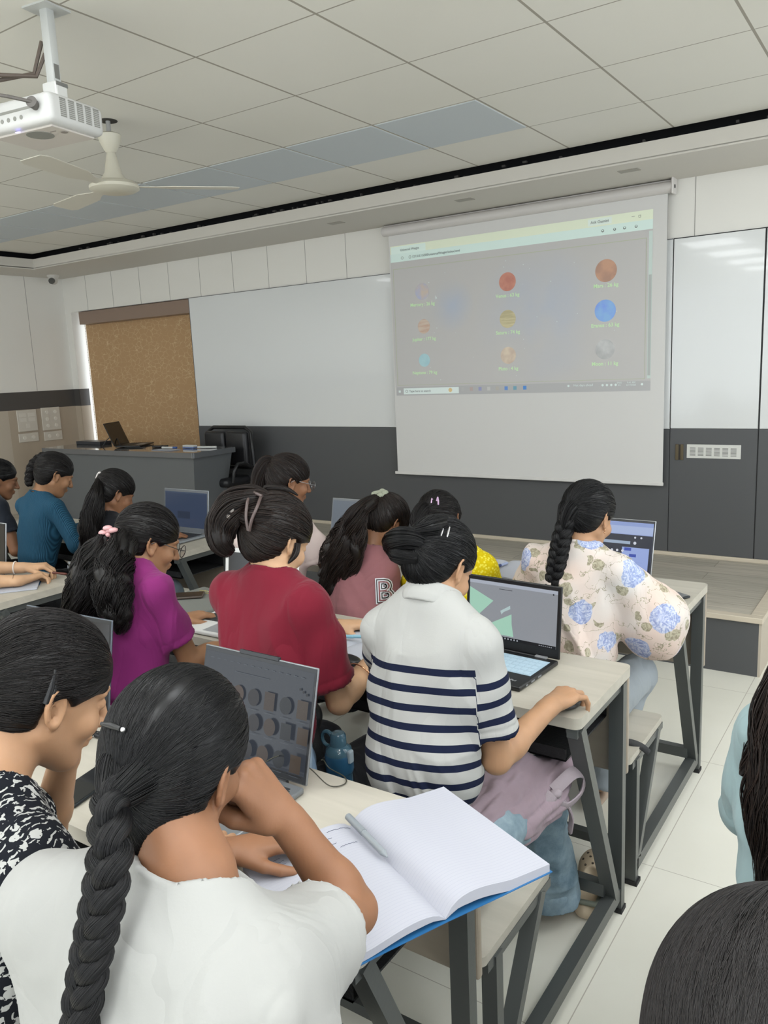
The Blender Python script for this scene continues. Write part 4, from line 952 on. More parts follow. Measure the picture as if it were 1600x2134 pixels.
# striped student's black laptop with the green picture
def pic_green(g, q):
    mint = S2('mint', 'a8d4bf', .62); gy = S2('slate', 'a6adb6', .42)
    P = lambda *l: [q(*x) for x in l]
    g.poly(P((0, .86), (.285, .66), (.12, .38), (.03, .3), (0, .3)), mint); g.poly(P((.28, .27), (.5, .47), (.505, .3), (.53, .075), (.2, .075), (.2, .22)), mint)
    g.poly(P((.37, .5), (.48, .62), (.485, .56), (.41, .49), (.385, .44)), S2('pale', 'b9cfd0', .6)); g.poly(P((0, .6), (.04, .38), (0, .32)), gy)
    R4(g, q, 0, .94, 1, 1, S2('tabs', 'b8bfcc', .55)); R4(g, q, 0, .0, 1, .05, S2('taskbar dark', '15171b', .5))
    R4(g, q, .35, .885, .5, .893, S2('ink', '30343a', .3)); D4(g, q, .955, .93, .0025, S2('ink', '', .3))
    for k in range(9): D4(g, q, .3+.035*k, .025, .0028, S2('icon grey', 'a3a8b0', .6), 10)
    for k in range(7): R4(g, q, .82+.022*k, .018, .832+.022*k, .032, S2('icon grey', '', .6))
o, M, P, q = laptop('black laptop with a green and grey picture, in front of the striped-shirt student', (.845, .3, .765), math.radians(-4), .325, .235, .222, blk_p, blk_p, 6, off=S2('grey page', 'a2a7ae', .5), picture=pic_green, keys=False, pad=False, bz=(.012, .014, .012, .034))
MB().box((-.15, -.152, .0162), (.15, -.03, .0178), .0007).build('keyboard_cover', mat('pale blue silicone cover', '9fb6c6', .4, bump=(300, .3)), o)
k = MB()
for i in range(14):
    for j in range(5): k.box((-.143+i*.0205, -.147+j*.0232, .0178), (-.1255+i*.0205, -.1275+j*.0232, .0186), .0005)
k.build('keys', mat('blue keys under cover', 'a8bfce', .4), o)
MB().box((-.045, -.225, .0161), (.045, -.165, .0167)).build('touchpad', mat('black touchpad', '1d1f22', .3), o)
MB().box((.09, -.012, .016), (.128, -.0, .021), .001).build('hinge_cover', silv, o)
text_mesh('ThinkPad', .013, mat('logo silver', '9b9da0', .4), 'logo_lettering', o, Matrix.Translation((.108, -.2, .0164)), .0002)
MB().box((.1625, -.17, .006), (.1632, -.15, .011)).box((.1625, -.13, .006), (.1632, -.11, .011)).box((.1625, -.2, .006), (.1632, -.19, .011)).build('ports', mat('port metal', '77797c', .4), o)
# braid student's laptop with planet pictures
def pic_planets(g, q):
    rs = np.random.RandomState(4); c = ['3a2a2a', '4a382c', '503b2c', '241f22', '443428', '1d2126', '4a3b2c']
    ui = S2('ui dim', '5f6771', .35)
    for k in range(14): R4(g, q, .05+.065*k, .93, .05+.065*k+.03, .938, ui)
    R4(g, q, .3, .84, .62, .845, ui)
    for k in range(3): D4(g, q, .9+.03*k, .82-.02*k, .003, S2('ui dark', '1a1d22', .3))
    n = 0
    for r, (v, h) in enumerate(((.63, .09), (.385, .08), (.11, .085))):
        for i in range(7):
            u = .07+.145*i+.03*(r % 2); m = S2('thumb%d' % (n % 7), c[n % 7], .42)
            if (i*3+r*5) % 4 == 0 or i == 6: R4(g, q, u-.045, v-h, u+.045, v+h, m)
            else: a = q(u, v); g.disc(a[0], a[1], .017, m, .019)
            R4(g, q, u-.04, v-h-.035, u+.035, v-h-.03, ui); n += 1
    R4(g, q, 0, 0, 1, .008, S2('ui dark', '', .3))
o, M, P, q = laptop('grey laptop with a dim page of round planet pictures on the nearest desk', (.645, -.645, .765), math.radians(0), .342, .25, .255, gry_s, mat('dark bezel', '24262a', .3), 15, off=S2('dim page', '3e434b', .5), picture=pic_planets)
MB().box((-.06, -.002, .25), (.06, .006, .2605), .002).build('camera_bump', mat('dark bezel', ''), o, M=M)
text_mesh('intel\nCORE', .0085, mat('sticker white', 'e8ecf0', .4), 'sticker_text', MB().box((-.163, -.243, .0162), (-.135, -.222, .0166)).build('sticker', mat('blue sticker', '2f86d0', .35), o), Matrix.Translation((-.149, -.2325, .0168)), .0001)
MB().box((.171, -.08, .004), (.1718, -.06, .01)).box((.171, -.2, .005), (.1718, -.188, .01)).build('ports', blk_p, o)
# left neighbour's laptop
laptop('laptop with a black screen beyond the black and white print student', (-.055, -.63, .765), math.radians(3), .36, .25, .255, mat('blue grey shell', '5b626b', .35, .5), blk_p, 10)
# white laptop in front of the maroon shirt
laptop('white laptop with a black screen in front of the maroon shirt', (-.13, .235, .765), math.radians(2), .35, .245, .235, whs, whs, 8, bz=(.018, .016, .018, .03))
# front row
def pic_page(g, q):
    R4(g, q, 0, .86, 1, .99, S2('bar blue', '8fa2d4', .6)); R4(g, q, 0, .76, 1, .92, S2('bar pale', 'a9b9df', .6)); R4(g, q, 0, .3, 1, .75, S2('navy', '2c3040', .5)); R4(g, q, 0, .0, 1, .3, S2('navy', '', .5))
    R4(g, q, .1, .56, .72, .62, S2('search', 'a0b2c8', .6)); D4(g, q, .78, .59, .006, S2('white', 'd8dce8', .6)); R4(g, q, .62, .0, .97, .5, S2('panel', '98abe0', .62))
    for u, v in ((.65, .43), (.72, .31)): R4(g, q, u, v, u+.09, v+.06, S2('button', '3a4fae', .6))
    for k in range(4): R4(g, q, .68, .06+.05*k, .9, .063+.05*k, S2('bar blue', '', .6))
    for k in range(4): D4(g, q, .42+.07*k, .42, .005, S2('white', '', .6))
    for k in range(2): D4(g, q, .78+.08*k, .7, .004, S2('white', '', .6))
laptop('silver laptop with a blue and dark web page beyond the floral dress', (.83, 1.275, .765), math.radians(-2), .325, .225, .235, silv, mat('dark bezel', ''), 14, off=S2('page blue', '93a5dc', .6), picture=pic_page)
laptop('silver laptop with a blank grey screen to the left of the pink-shirt student', (-.45, 1.27, .765), math.radians(0), .325, .225, .24, silv, mat('grey bezel', '6b6f74', .4), 12, off=mat('pale blank display', '5c6470', .25))
def pic_blue(g, q): R4(g, q, .3, .25, .6, .45, S2('navy blue 2', '333c4e', .5)); R4(g, q, 0, .96, 1, 1, S2('navy top', '46536a', .5))
laptop('laptop with a dark blue screen at the front left desk', (-1.585, 1.2, .765), math.radians(0), .36, .24, .245, mat('grey silver shell', '8f9499', .35, .5), mat('grey bezel', ''), 6, off=S2('navy blue', '3d4960', .5), picture=pic_blue, bz=(.01, .016, .01, .03))
MB().cyl((-1.585, 1.19, 1.013), (-1.585, 1.19, 1.0135), .001).bm.free()
laptop('laptop whose silver screen edge shows at the left edge of the photo', (-1.79, .13, .765), math.radians(2), .34, .23, .245, silv, blk_p, 8)
# podium laptop seen edge-on, screen away from the class
laptop('dark laptop open on the teacher podium, facing left', (-4.47, 3.06, 1.017), math.radians(118), .34, .24, .235, blk_p, blk_p, 22)
# ---------------------------------------------------------------- phones, sleeve
pg_ = mat('phone glass', '15171a', .07, spec=.7); pf = mat('phone frame dark', '23282b', .3, .4)
def phone(label, loc, rz, l=.158, w=.074, case=pf, t=.009):
    o = thing('smartphone', label, 'phone', loc, rz)
    MB().box((-w/2, -l/2, 0), (w/2, l/2, t), .0042, 3).build('phone_body', case, o, smooth=45)
    b = MB(); slab(b, -w/2+.003, w/2-.003, -l/2+.003, l/2-.003, t, t+.0004, .008); b.build('phone_screen', pg_, o); return o
phone('dark smartphone lying near the edge of the nearest desk beside the blue sticker', (.375, -.862, .766), math.radians(12), .165, .078)
phone('dark smartphone on the desk under the chin of the black-and-white print student', (.16, -.765, .766), math.radians(24))
phone('smartphone in a brown case lying on the grey laptop sleeve', (-.53, .235, .792), math.radians(-52), case=mat('brown case', '4a4038', .5))
phone('grey phone at the right end of the front desk beside the floral sleeve', (1.1, 1.14, .766), math.radians(60), .14, .07)
slv = mat('grey felt sleeve', '6f716c', .8, bump=(240, .2)); gold = mat('gold lettering', 'b8ac6a', .4, .4)
o = thing('laptop_sleeve', 'grey laptop sleeve with gold lettering on the middle-row desk beside the magenta shirt', 'laptop sleeve', (-.47, .22, .766), math.radians(-6))
MB().box((-.13, -.17, 0), (.165, .16, .024), .01, 3).build('sleeve_body', slv, o, smooth=50)
MB().box((-.128, -.1715, .010), (.163, -.167, .014)).build('zip', mat('zip dark', '3a3c3a', .5), o)
gm = MB()
for r_ in range(2):
    for k in range(7): x_ = -.09+k*.012+r_*.01; y_ = .105-r_*.022+.0025*k; gm.tube([(x_, y_, .0247), (x_+.003, y_+.008-.003*(k % 2), .0247), (x_+.007, y_, .0247), (x_+.012, y_+.003, .0247)], .001, 5)
gm.build('gold_lettering', gold, o)
# mouse under the striped student's hand
MB_ = MB().ball((0, 0, .012), 1, 20, (.027, .046, .013)); o = MB_.build('computer_mouse', mat('dark mouse', '2a2b2d', .4), smooth=60); o.location = (1.14, .035, .766)
for v in o.data.vertices: v.co.z = max(v.co.z, 0)
tag(o, 'dark computer mouse under the right hand of the striped-shirt student', 'mouse')
# ---------------------------------------------------------------- notebooks
def paper_mat(name, pitch, axis, margin=None):
    t = NT(name, .8, .15); tc = t.n('TexCoord'); s = t.n('SeparateXYZ'); t.l(tc.outputs['Object'], s.inputs[0])
    f = t.math('FRACT', t.math('DIVIDE', t.math('ADD', s.outputs[axis], 10), pitch)); f = t.math('ABSOLUTE', t.math('SUBTRACT', f, .5)); g = t.math('LESS_THAN', f, .05)
    t.base(t.mix(t.math('MULTIPLY', g, .3), 'abacb5', '8a90a4')); return t.m
ruled = paper_mat('ruled white paper', .0075, 1); plainp = mat('plain white paper', 'abaeb7', .8); ink = mat('pen ink', '4a5066', .7); cover = mat('blue notebook cover', '2c6596', .35); pink = mat('pink margin page', 'cfc2cc', .8)
def open_book(label, loc, R3, w=.205, h=.285, ht=(.022, .012), curl=.0, cov=cover, pap=ruled, writing=True, group=None, sag=0., sagr=0.):
    """spine along local y; two leaves with domed profile"""
    o = thing('open_notebook', label, 'notebook', loc, 0); o.rotation_euler = R3
    for s, th in ((-1, ht[0]), (1, ht[1])):
        n = 18; prof = []
        for i in range(n+1):
            u = i/n; z = th*(1-math.exp(-u*14))*(1-.62*u)+.012*math.sin(math.pi*min(1, u*1.6))*(th/.02)*(1-u)+.002; z -= (sag if s < 0 else sagr)*u*u; prof.append((s*u*w, z))
        V = []; F_ = []; m = 9
        for (x, z) in prof:
            for j in range(m+1): V.append((x, -h/2+h*j/m, z+curl*math.sin(j*1.1+x*9)))
        k = (n+1)*(m+1)
        for (x, z) in prof:
            for j in range(m+1): V.append((x, -h/2+h*j/m, (z-th*(.35+.5*min(1, abs(x)/w*5))-.001 if abs(x) > 1e-6 else 0)+curl*math.sin(j*1.1+x*9)*.5))
        G = lambda i, j, b=0: b*k+i*(m+1)+j
        for i in range(n):
            for j in range(m):
                a = [G(i, j), G(i+1, j), G(i+1, j+1), G(i, j+1)]; b = [G(i, j, 1), G(i, j+1, 1), G(i+1, j+1, 1), G(i+1, j, 1)]
                F_ += [a if s > 0 else a[::-1], b if s > 0 else b[::-1]]
            F_ += [[G(i, 0), G(i, 0, 1), G(i+1, 0, 1), G(i+1, 0)], [G(i, m), G(i+1, m), G(i+1, m, 1), G(i, m, 1)]]
        F_ += [[G(n, j), G(n, j, 1), G(n, j+1, 1), G(n, j+1)] for j in range(m)]
        pg1 = mesh_obj('pages', V, F_, pap, o, smooth=True)
        try: pg1.data.set_sharp_from_angle(angle=.7)
        except Exception: pass
        if writing and s < 0:
            rs = random.Random(5)
            def zat(x):
                u = abs(x)/w; return th*(1-math.exp(-u*14))*(1-.62*u)+.012*math.sin(math.pi*min(1, u*1.6))*(th/.02)*(1-u)+.0026-sag*u*u
            lines = MB()
            for (x, y, L) in ((-.06, h*.44, .05), (-.1, h*.38, .04), (-.12, h*.32, .06), (-.06, h*.27, .035), (-.19, h*.42, .03), (-.18, h*.39, .025), (-.185, h*.36, .03), (-.17, h*.31, .02)):
                if abs(x)+0 > w: continue
                pts = [(x+L*i/14, y+rs.uniform(-.0016, .0016), zat(x+L*i/14)) for i in range(15)]; lines.tube(pts, .00035, 4)
            lines.build('handwriting', ink, o)
    # cover under both leaves
    V = [(-w-.004, -h/2-.003, -.004-sag), (-w*.5, -h/2-.003, -.003-sag*.25), (0, -h/2-.003, -.002), (w*.5, -h/2-.003, -.003-sagr*.25), (w+.004, -h/2-.003, -.004-sagr)]; V += [(x, h/2+.003, z) for x, y, z in V]; V += [(x, y, z-.0014) for x, y, z in V]
    F_ = []
    for i in range(4): F_ += [[i, i+1, i+6, i+5], [10+i, 15+i, 16+i, 11+i], [i, 10+i, 11+i, i+1], [5+i, 6+i, 16+i, 15+i]]
    F_ += [[0, 5, 15, 10], [4, 14, 19, 9]]; mesh_obj('cover', V, F_, cov, o)
    return o
NB = open_book('large open ruled notebook with blue cover hanging over the end of the nearest desk', (1.125, -.772, .772), (0, 0, math.radians(65)), w=.222, h=.32, ht=(.014, .022), sag=.006, sagr=-.003)
def pen(label, a, b, r, m1, m2, name='pen'):
    a, b = Vector(a), Vector(b); d = (b-a).normalized(); o = thing(name, label, 'pen', a)
    L = (b-a).length; MB().cyl((0, 0, 0), d*L*.42, r*1.12, n=14).build('cap', m1, o, smooth=40)
    MB().cyl(d*L*.42, d*L*.9, r, n=14).cyl(d*L*.9, d*L, r, r*.2, n=14).build('barrel', m2, o, smooth=40); return o
gp = mat('grey pen plastic', '7f858a', .35)
pen('grey ballpoint pen lying in the fold of the large open notebook', (.985, -.716, .802), (1.118, -.779, .797), .0062, gp, mat('grey pen barrel', '8a9095', .3))
open_book('open notebook with a plain page in front of the maroon-shirt student', (.36, .11, .768), (0, 0, math.radians(-12)), w=.2, h=.28, ht=(.006, .008), cov=mat('pale cover', 'a9b4b8', .5), pap=plainp, writing=False)
pen('pale blue pen held above the maroon-shirt student\'s notebook', (.325, .15, .79), (.41, .16, .80), .0055, mat('pale blue pen', '86b4c6', .35), mat('pale blue pen', ''))
MB_ = MB().ball((0, 0, .012), 1, 24, (.055, .03, .016)); o = MB_.build('pencil_pouch', blk_p, smooth=60); o.location = (.45, -.01, .775); tag(o, 'small black oval pouch on the near edge beside the maroon sleeve', 'pouch')
open_book('open white book on the front desk between the yellow kurta and the floral dress', (.36, 1.2, .768), (0, 0, math.radians(4)), w=.19, h=.27, ht=(.008, .01), pap=plainp, writing=False, cov=mat('pale cover', ''))
pen('dark blue pen lying across the white book beside the yellow kurta', (.37, 1.16, .79), (.385, 1.26, .79), .006, mat('navy pen', '28345e', .35), mat('pale pen body', '8d97b4', .35))
open_book('open ruled notebook under the writing hands on the second left desk', (-1.48, .1, .768), (0, 0, math.radians(-38)), w=.15, h=.21, ht=(.005, .006), pap=plainp, writing=True)
pen('reddish-brown pen held over the notebook on the second left desk', (-1.395, .22, .80), (-1.345, .275, .785), .005, mat('brown pen', '5e2d22', .35), mat('brown pen', ''))
open_book('white open book on the front left desk between the teal and black tops', (-2.2, 1.02, .768), (0, 0, math.radians(-5)), w=.16, h=.22, ht=(.006, .008), pap=plainp, writing=False)
# keys with white earbud case
o = thing('key_ring', 'small metal key ring with black fob on the desk behind the long plait', 'keys', (.165, -.69, .766))
MB().tube([(.014*math.cos(a), .014*math.sin(a), .003) for a in [k*.5236 for k in range(12)]], .0016, 6, closed=True).build('ring', mat('key steel', 'b0b0ae', .25, .9), o, smooth=60)
MB().box((.01, -.012, 0), (.045, .012, .01), .004).build('fob', blk_p, o); MB().box((-.04, -.004, .001), (-.012, .004, .004), .001).cyl((-.045, 0, .001), (-.045, 0, .004), .01).build('key', mat('key steel', ''), o)
# thin cable looping on the desk
o = MB().tube([tuple(p) for p in spline([(.80, -.675, .782), (.765, -.72, .80), (.735, -.70, .826), (.745, -.63, .83), (.79, -.60, .80), (.845, -.60, .772), (.868, -.575, .769), (.85, -.55, .769), (.80, -.54, .772), (.79, -.545, .79), (.795, -.56, .80)], 60)], .0013, 7).build('thin_cable', mat('olive black cable', '35352c', .45), smooth=60)
tag(o, 'thin black cable looping from the side of the grey laptop over the nearest desk', 'cable')
# ---------------------------------------------------------------- bags, bottle on the bench
nvy = mat('navy nylon', '14161f', .6, bump=(140, .25)); blkn = mat('black nylon', '131416', .55, bump=(140, .3))
F = Field(.005); F.add(ell((.44, -.27, .60), (.10, .085, .15)), .02).add(ell((.44, -.24, .71), (.09, .05, .05)), .03).add(ell((.45, -.33, .54), (.1, .06, .09)), .03)
V, Q = F.mesh(); N = vnormals(V, Q); V = V+N*(.006*(vnoise(V*A([30, 30, 12]))-.5))[:, None]; V[:, 2] = np.maximum(V[:, 2], .453)
o = thing('backpack', 'black and navy backpack with white script on the bench between the maroon and striped students', 'bag', (.44, -.27, .452))
np_mesh('bag_body', V-A([.44, -.27, .452]), Q, blkn, o)
MB().tube([(-.05, -.08, .2), (-.02, -.1, .12), (.0, -.1, .05)], .01, 8, flat=.4).tube([(.03, -.075, .21), (.06, -.09, .12), (.05, -.1, .04)], .01, 8, flat=.4).build('straps', nvy, o, smooth=60)
text_mesh('Quarky', .035, mat('white print', 'c9ccd2', .6), 'white_script', o, frame_M((-.02, -.088, .205), (.95, -.2, .1), (0, -.3, .9)), .0006, shear=.4)
dn = mat('pale blue denim', '8fa9c4', .85, bump=(200, .3), var=(9, .12)); 
F = Field(.005); F.add(ell((.545, -.36, .55), (.06, .05, .10)), .02).add(ell((.53, -.33, .63), (.045, .035, .05)), .03)
V, Q = F.mesh(); N = vnormals(V, Q); V = V+N*(.012*(vnoise(V*A([45, 45, 10]))-.5))[:, None]; V[:, 2] = np.maximum(V[:, 2], .453)
o = thing('denim_pouch', 'pale blue gathered denim pouch with a piped handle beside the blue bottle', 'bag', (.545, -.36, .452)); np_mesh('pouch_body', V-A([.545, -.36, .452]), Q, dn, o)
MB().tube([tuple(p) for p in spline([(-.03, .02, .2), (-.02, .03, .27), (.02, .02, .285), (.045, .0, .24), (.05, -.02, .14), (.045, -.03, .08)], 24)], .007, 8).build('handle', mat('pale piping', 'a9bdd0', .7), o, smooth=60)
bt = mat('blue bottle plastic', '3f6f90', .12, trans=.5, spec=.6); bt2 = mat('solid blue band', '2a5878', .35); bt3 = mat('clear blue cap', '6d9ab0', .1, trans=.55)
o = thing('water_bottle', 'translucent blue water bottle with a carry loop standing beside the striped shirt', 'bottle', (.625, -.285, .452))
MB().lathe([(.03, 0), (.034, .01), (.035, .12), (.034, .15), (.035, .155)], n=30).build('bottle_body', bt, o, smooth=50)
MB().lathe([(.0365, .15), (.038, .155), (.038, .195), (.036, .2)], n=30).build('screw_band', bt2, o, smooth=50)
MB().lathe([(.036, .2), (.034, .213), (.022, .222), (.021, .25), (.017, .256), (.004, .257)], n=30).build('spout_cap', bt3, o, smooth=50)
MB().tube([(-.036+.018*math.cos(a), 0, .232+.02*math.sin(a)) for a in [k*.4488 for k in range(14)]], .005, 8, closed=True, flat=1.2).build('carry_loop', bt3, o, smooth=60)
MB().box((.032, -.01, .18), (.043, .01, .215), .004).build('latch', mat('latch white', 'aab8c0', .4), o)
o = MB().tube([tuple(p) for p in spline([(1.09, .46, .458), (1.12, .49, .462), (1.15, .51, .462), (1.183, .52, .452), (1.205, .53, .43)], 20)], .011, 10, flat=.25).build('bag_strap', blkn, smooth=60)
tag(o, 'black webbing strap draped over the end of the front bench', 'strap')
# ---------------------------------------------------------------- things on the podium top
zt = 1.017
o = thing('presentation_remote', 'flat black box behind the markers on the podium', 'remote', (-3.93, 3.05, zt), .3); MB().box((-.07, -.03, 0), (.07, .03, .018), .006).build('remote_body', blk_p, o); MB().cyl((.02, 0, .018), (.02, 0, .021), .012).build('button', dkp, o)
o = thing('marker_pen', 'white whiteboard marker on the podium, leftmost of the pair of markers', 'marker', (-3.72, 2.97, zt+.009)); MB().cyl((-.09, 0, 0), (.03, .02, 0), .009, n=14).build('barrel', whs, o, smooth=40); MB().cyl((.03, .02, 0), (.07, .027, 0), .0095, n=14).build('cap', mat('marker blue cap', '3c5a96', .4), o, smooth=40)
o = thing('marker_pen', 'white whiteboard marker at the right end of the podium top', 'marker', (-3.36, 3.08, zt+.009)); MB().cyl((-.1, -.01, 0), (.05, .02, 0), .009, n=14).build('barrel', whs, o, smooth=40); MB().cyl((.05, .02, 0), (.09, .028, 0), .0095, n=14).build('cap', whs, o, smooth=40)
o = thing('duster', 'small white board duster lying between the podium markers', 'duster', (-3.55, 3.06, zt)); MB().box((-.07, -.025, 0), (.07, .025, .012), .003).build('felt', mat('duster felt', '6b7ba5', .9), o); MB().box((-.07, -.025, .012), (.07, .025, .028), .006).build('grip', whs, o)
o = thing('paper_stack', 'few loose white sheets at the front of the podium top', 'papers', (-3.66, 2.88, zt)); MB().box((-.13, -.05, 0), (.12, .06, .003)).build('sheets', plainp, o)
o = MB().tube([tuple(p) for p in spline([(-4.64, 2.96, zt+.003), (-4.62, 3.0, 1.08), (-4.55, 3.02, 1.115), (-4.46, 3.0, 1.09), (-4.36, 2.96, 1.03), (-4.2, 2.95, 1.022), (-4.05, 2.98, 1.022)], 40)], .004, 8).build('laptop_cable', dkp, smooth=60)
tag(o, 'dark cable arching behind the podium laptop', 'cable')
# ================================================================ THE STUDENTS
def attr_tex(t, name): a = t.n('Attribute'); a.attribute_name = name; return a
def striped_cloth():
    t = NT('white knit with navy stripes', .9, .15); u = attr_tex(t, 'u').outputs['Fac']
    f = t.math('FRACT', t.math('DIVIDE', t.math('SUBTRACT', u, .142), .0415)); g = t.math('LESS_THAN', f, .38); g = t.math('MULTIPLY', g, t.math('GREATER_THAN', u, .142))
    t.base(t.mix(g, 'a3a3a0', '171d33')); creases(t, 300); return t.m
def floral_cloth():
    t = NT('cream cloth with blue roses', .85, .15); tc = t.n('TexCoord'); nz = t.n('TexNoise'); nz.inputs['Scale'].default_value = 22; nz.inputs['Detail'].default_value = 4; t.l(tc.outputs['Object'], nz.inputs['Vector'])
    ad = t.n('VectorMath', operation='MULTIPLY_ADD'); t.l(nz.outputs['Color'], ad.inputs[0]); ad.inputs[1].default_value = (.035, .035, .035); t.l(tc.outputs['Object'], ad.inputs[2])
    v = t.n('TexVoronoi'); v.inputs['Scale'].default_value = 8.5; t.l(ad.outputs[0], v.inputs['Vector']); sp = t.n('SeparateXYZ'); t.l(v.outputs['Color'], sp.inputs[0])
    isf = t.math('MULTIPLY', t.math('LESS_THAN', v.outputs['Distance'], .4), t.math('GREATER_THAN', sp.outputs[0], .5))
    pn = t.n('TexNoise'); pn.inputs['Scale'].default_value = 55; pn.inputs['Detail'].default_value = 3; pn.inputs['Distortion'].default_value = 2.5; t.l(tc.outputs['Object'], pn.inputs['Vector'])
    blue = t.ramp(pn.outputs['Fac'], [(.36, '6d80b0'), (.5, '93a2c6'), (.64, 'bcc3d2')])
    v2 = t.n('TexVoronoi'); v2.inputs['Scale'].default_value = 21; t.l(ad.outputs[0], v2.inputs['Vector']); s2 = t.n('SeparateXYZ'); t.l(v2.outputs['Color'], s2.inputs[0])
    ring = t.math('GREATER_THAN', v.outputs['Distance'], .34)
    isl = t.math('MULTIPLY', t.math('MULTIPLY', t.math('LESS_THAN', v2.outputs['Distance'], .4), t.math('GREATER_THAN', s2.outputs[1], .52)), ring)
    stem = t.math('MULTIPLY', t.math('LESS_THAN', t.math('ABSOLUTE', t.math('SUBTRACT', nz.outputs['Fac'], .5)), .008), ring)
    n3 = t.n('TexNoise'); n3.inputs['Scale'].default_value = 5; t.l(tc.outputs['Object'], n3.inputs['Vector'])
    leaf = t.ramp(pn.outputs['Fac'], [(.4, '6f6b50'), (.6, 'a39f86')])
    c = t.mix(t.math('MULTIPLY', t.math('MAXIMUM', isl, stem), .8), t.ramp(n3.outputs['Fac'], [(.35, 'cdb9ae'), (.65, 'c6c2be')]), leaf); t.base(t.mix(t.math('MULTIPLY', isf, .85), c, blue)); creases(t); return t.m
def motif_cloth():
    t = NT('black cloth with white folk motifs', .85, .15); a = attr_tex(t, 'loc').outputs['Vector']
    nz = t.n('TexNoise'); nz.inputs['Scale'].default_value = 48; t.l(a, nz.inputs['Vector']); ad = t.n('VectorMath', operation='MULTIPLY_ADD'); t.l(nz.outputs['Color'], ad.inputs[0]); ad.inputs[1].default_value = (.014, .014, .014); t.l(a, ad.inputs[2])
    v = t.n('TexVoronoi'); v.inputs['Scale'].default_value = 58; t.l(ad.outputs[0], v.inputs['Vector']); w_ = t.n('TexWave'); w_.inputs['Scale'].default_value = 44; w_.inputs['Distortion'].default_value = 7; t.l(ad.outputs[0], w_.inputs['Vector'])
    m = t.n('TexNoise'); m.inputs['Scale'].default_value = 105; m.inputs['Detail'].default_value = 2; t.l(a, m.inputs['Vector'])
    g = t.math('MULTIPLY', t.math('LESS_THAN', v.outputs['Distance'], .42), t.math('GREATER_THAN', m.outputs['Fac'], .46)); l2 = t.math('MULTIPLY', t.math('GREATER_THAN', w_.outputs['Fac'], .8), t.math('GREATER_THAN', m.outputs['Fac'], .5))
    t.base(t.mix(t.math('MAXIMUM', g, l2), '15171d', 'a5a5a2')); creases(t); return t.m
def rib_cloth():
    t = NT('teal ribbed knit', .85, .2); a = attr_tex(t, 'loc'); s = t.n('SeparateXYZ'); t.l(a.outputs['Vector'], s.inputs[0])
    w_ = t.math('SINE', t.math('MULTIPLY', s.outputs[0], 1050)); g = t.ramp(t.math('ADD', t.math('MULTIPLY', w_, .5), .5), [(0, '16384c'), (1, '2a566f')]); t.base(g); t.bump(w_, .5, .002); return t.m
def lace_cloth():
    t = NT('yellow embroidered cloth', .8, .2); tc = t.n('TexCoord'); v = t.n('TexVoronoi'); v.inputs['Scale'].default_value = 95; t.l(tc.outputs['Object'], v.inputs['Vector'])
    t.base(t.ramp(v.outputs['Distance'], [(.2, 'd9cf4a'), (.5, 'c2ac00')])); t.bump(v.outputs['Distance'], .4, .002); return t.m
def denim(name, c1, c2):
    t = NT(name, .9, .1); tc = t.n('TexCoord'); n = t.n('TexNoise'); n.inputs['Scale'].default_value = 7; n.inputs['Detail'].default_value = 6; n.inputs['Roughness'].default_value = .65; t.l(tc.outputs['Object'], n.inputs['Vector'])
    t.base(t.ramp(n.outputs['Fac'], [(.35, c1), (.68, c2)])); n2 = t.n('TexNoise'); n2.inputs['Scale'].default_value = 400; t.l(tc.outputs['Object'], n2.inputs['Vector']); t.bump(n2.outputs['Fac'], .3, .001); return t.m
dark_tr = cloth('black trousers', '1b1c20'); grey_tr = cloth('grey trousers', '5a6068')
def tube_part(I, name, pts, r, m, **k): return rel(I, MB().tube([tuple(p) for p in pts], r, 8, **k), name, m, 60)
def ring_pts(c, n, r, k=20, sc=(1, 1)):
    n = nrm(n); u = nrm(np.cross(n, [.3, .2, .9])); v = np.cross(n, u); return [A(c)+r*(u*math.cos(a)*sc[0]+v*math.sin(a)*sc[1]) for a in np.arange(k)*6.2832/k]
def clip_part(I, name, a, b, m, r=.003): return rel(I, MB().tube([a, (A(a)+A(b))/2+A([0, 0, .001]), b], [r*.6, r, r*.7], 8), name, m, 60)
chrome = mat('bright silver', 'c9c9cb', .2, .9); golds = mat('rose gold', 'c79a78', .2, .9)
# ---- striped shirt
def h(I):
    HH = I['HH']; L = [lock([HH(.02, -.08, .02), HH(.0, -.115, .02), HH(-.035, -.13, .01), HH(-.07, -.115, .0), HH(-.06, -.09, -.015), HH(-.02, -.09, -.02)], [.015, .024, .027, .025, .02, .01], 420, 26, .0006, seed=2),
        lock([HH(-.03, -.09, -.035), HH(-.05, -.11, -.025), HH(-.03, -.12, -.03), HH(.02, -.105, -.025)], [.012, .018, .018, .01], 260, 18, .0006, seed=3), lock([HH(.03, -.07, .09), HH(.035, -.11, .06), HH(.0, -.13, .035)], [.012, .017, .012], 160, 14, .0006, seed=5)]
    cap(I, HB['black'], tie=(-.01, -.11, .01), n=2200, w=.0006, thick=.011, kids=L); 
    clip_part(I, 'hair_clip', HH(.042, -.088, .078), HH(.055, -.098, .045), chrome, .0035); clip_part(I, 'hair_clip', HH(.055, -.08, .078), HH(.066, -.088, .048), chrome, .003)
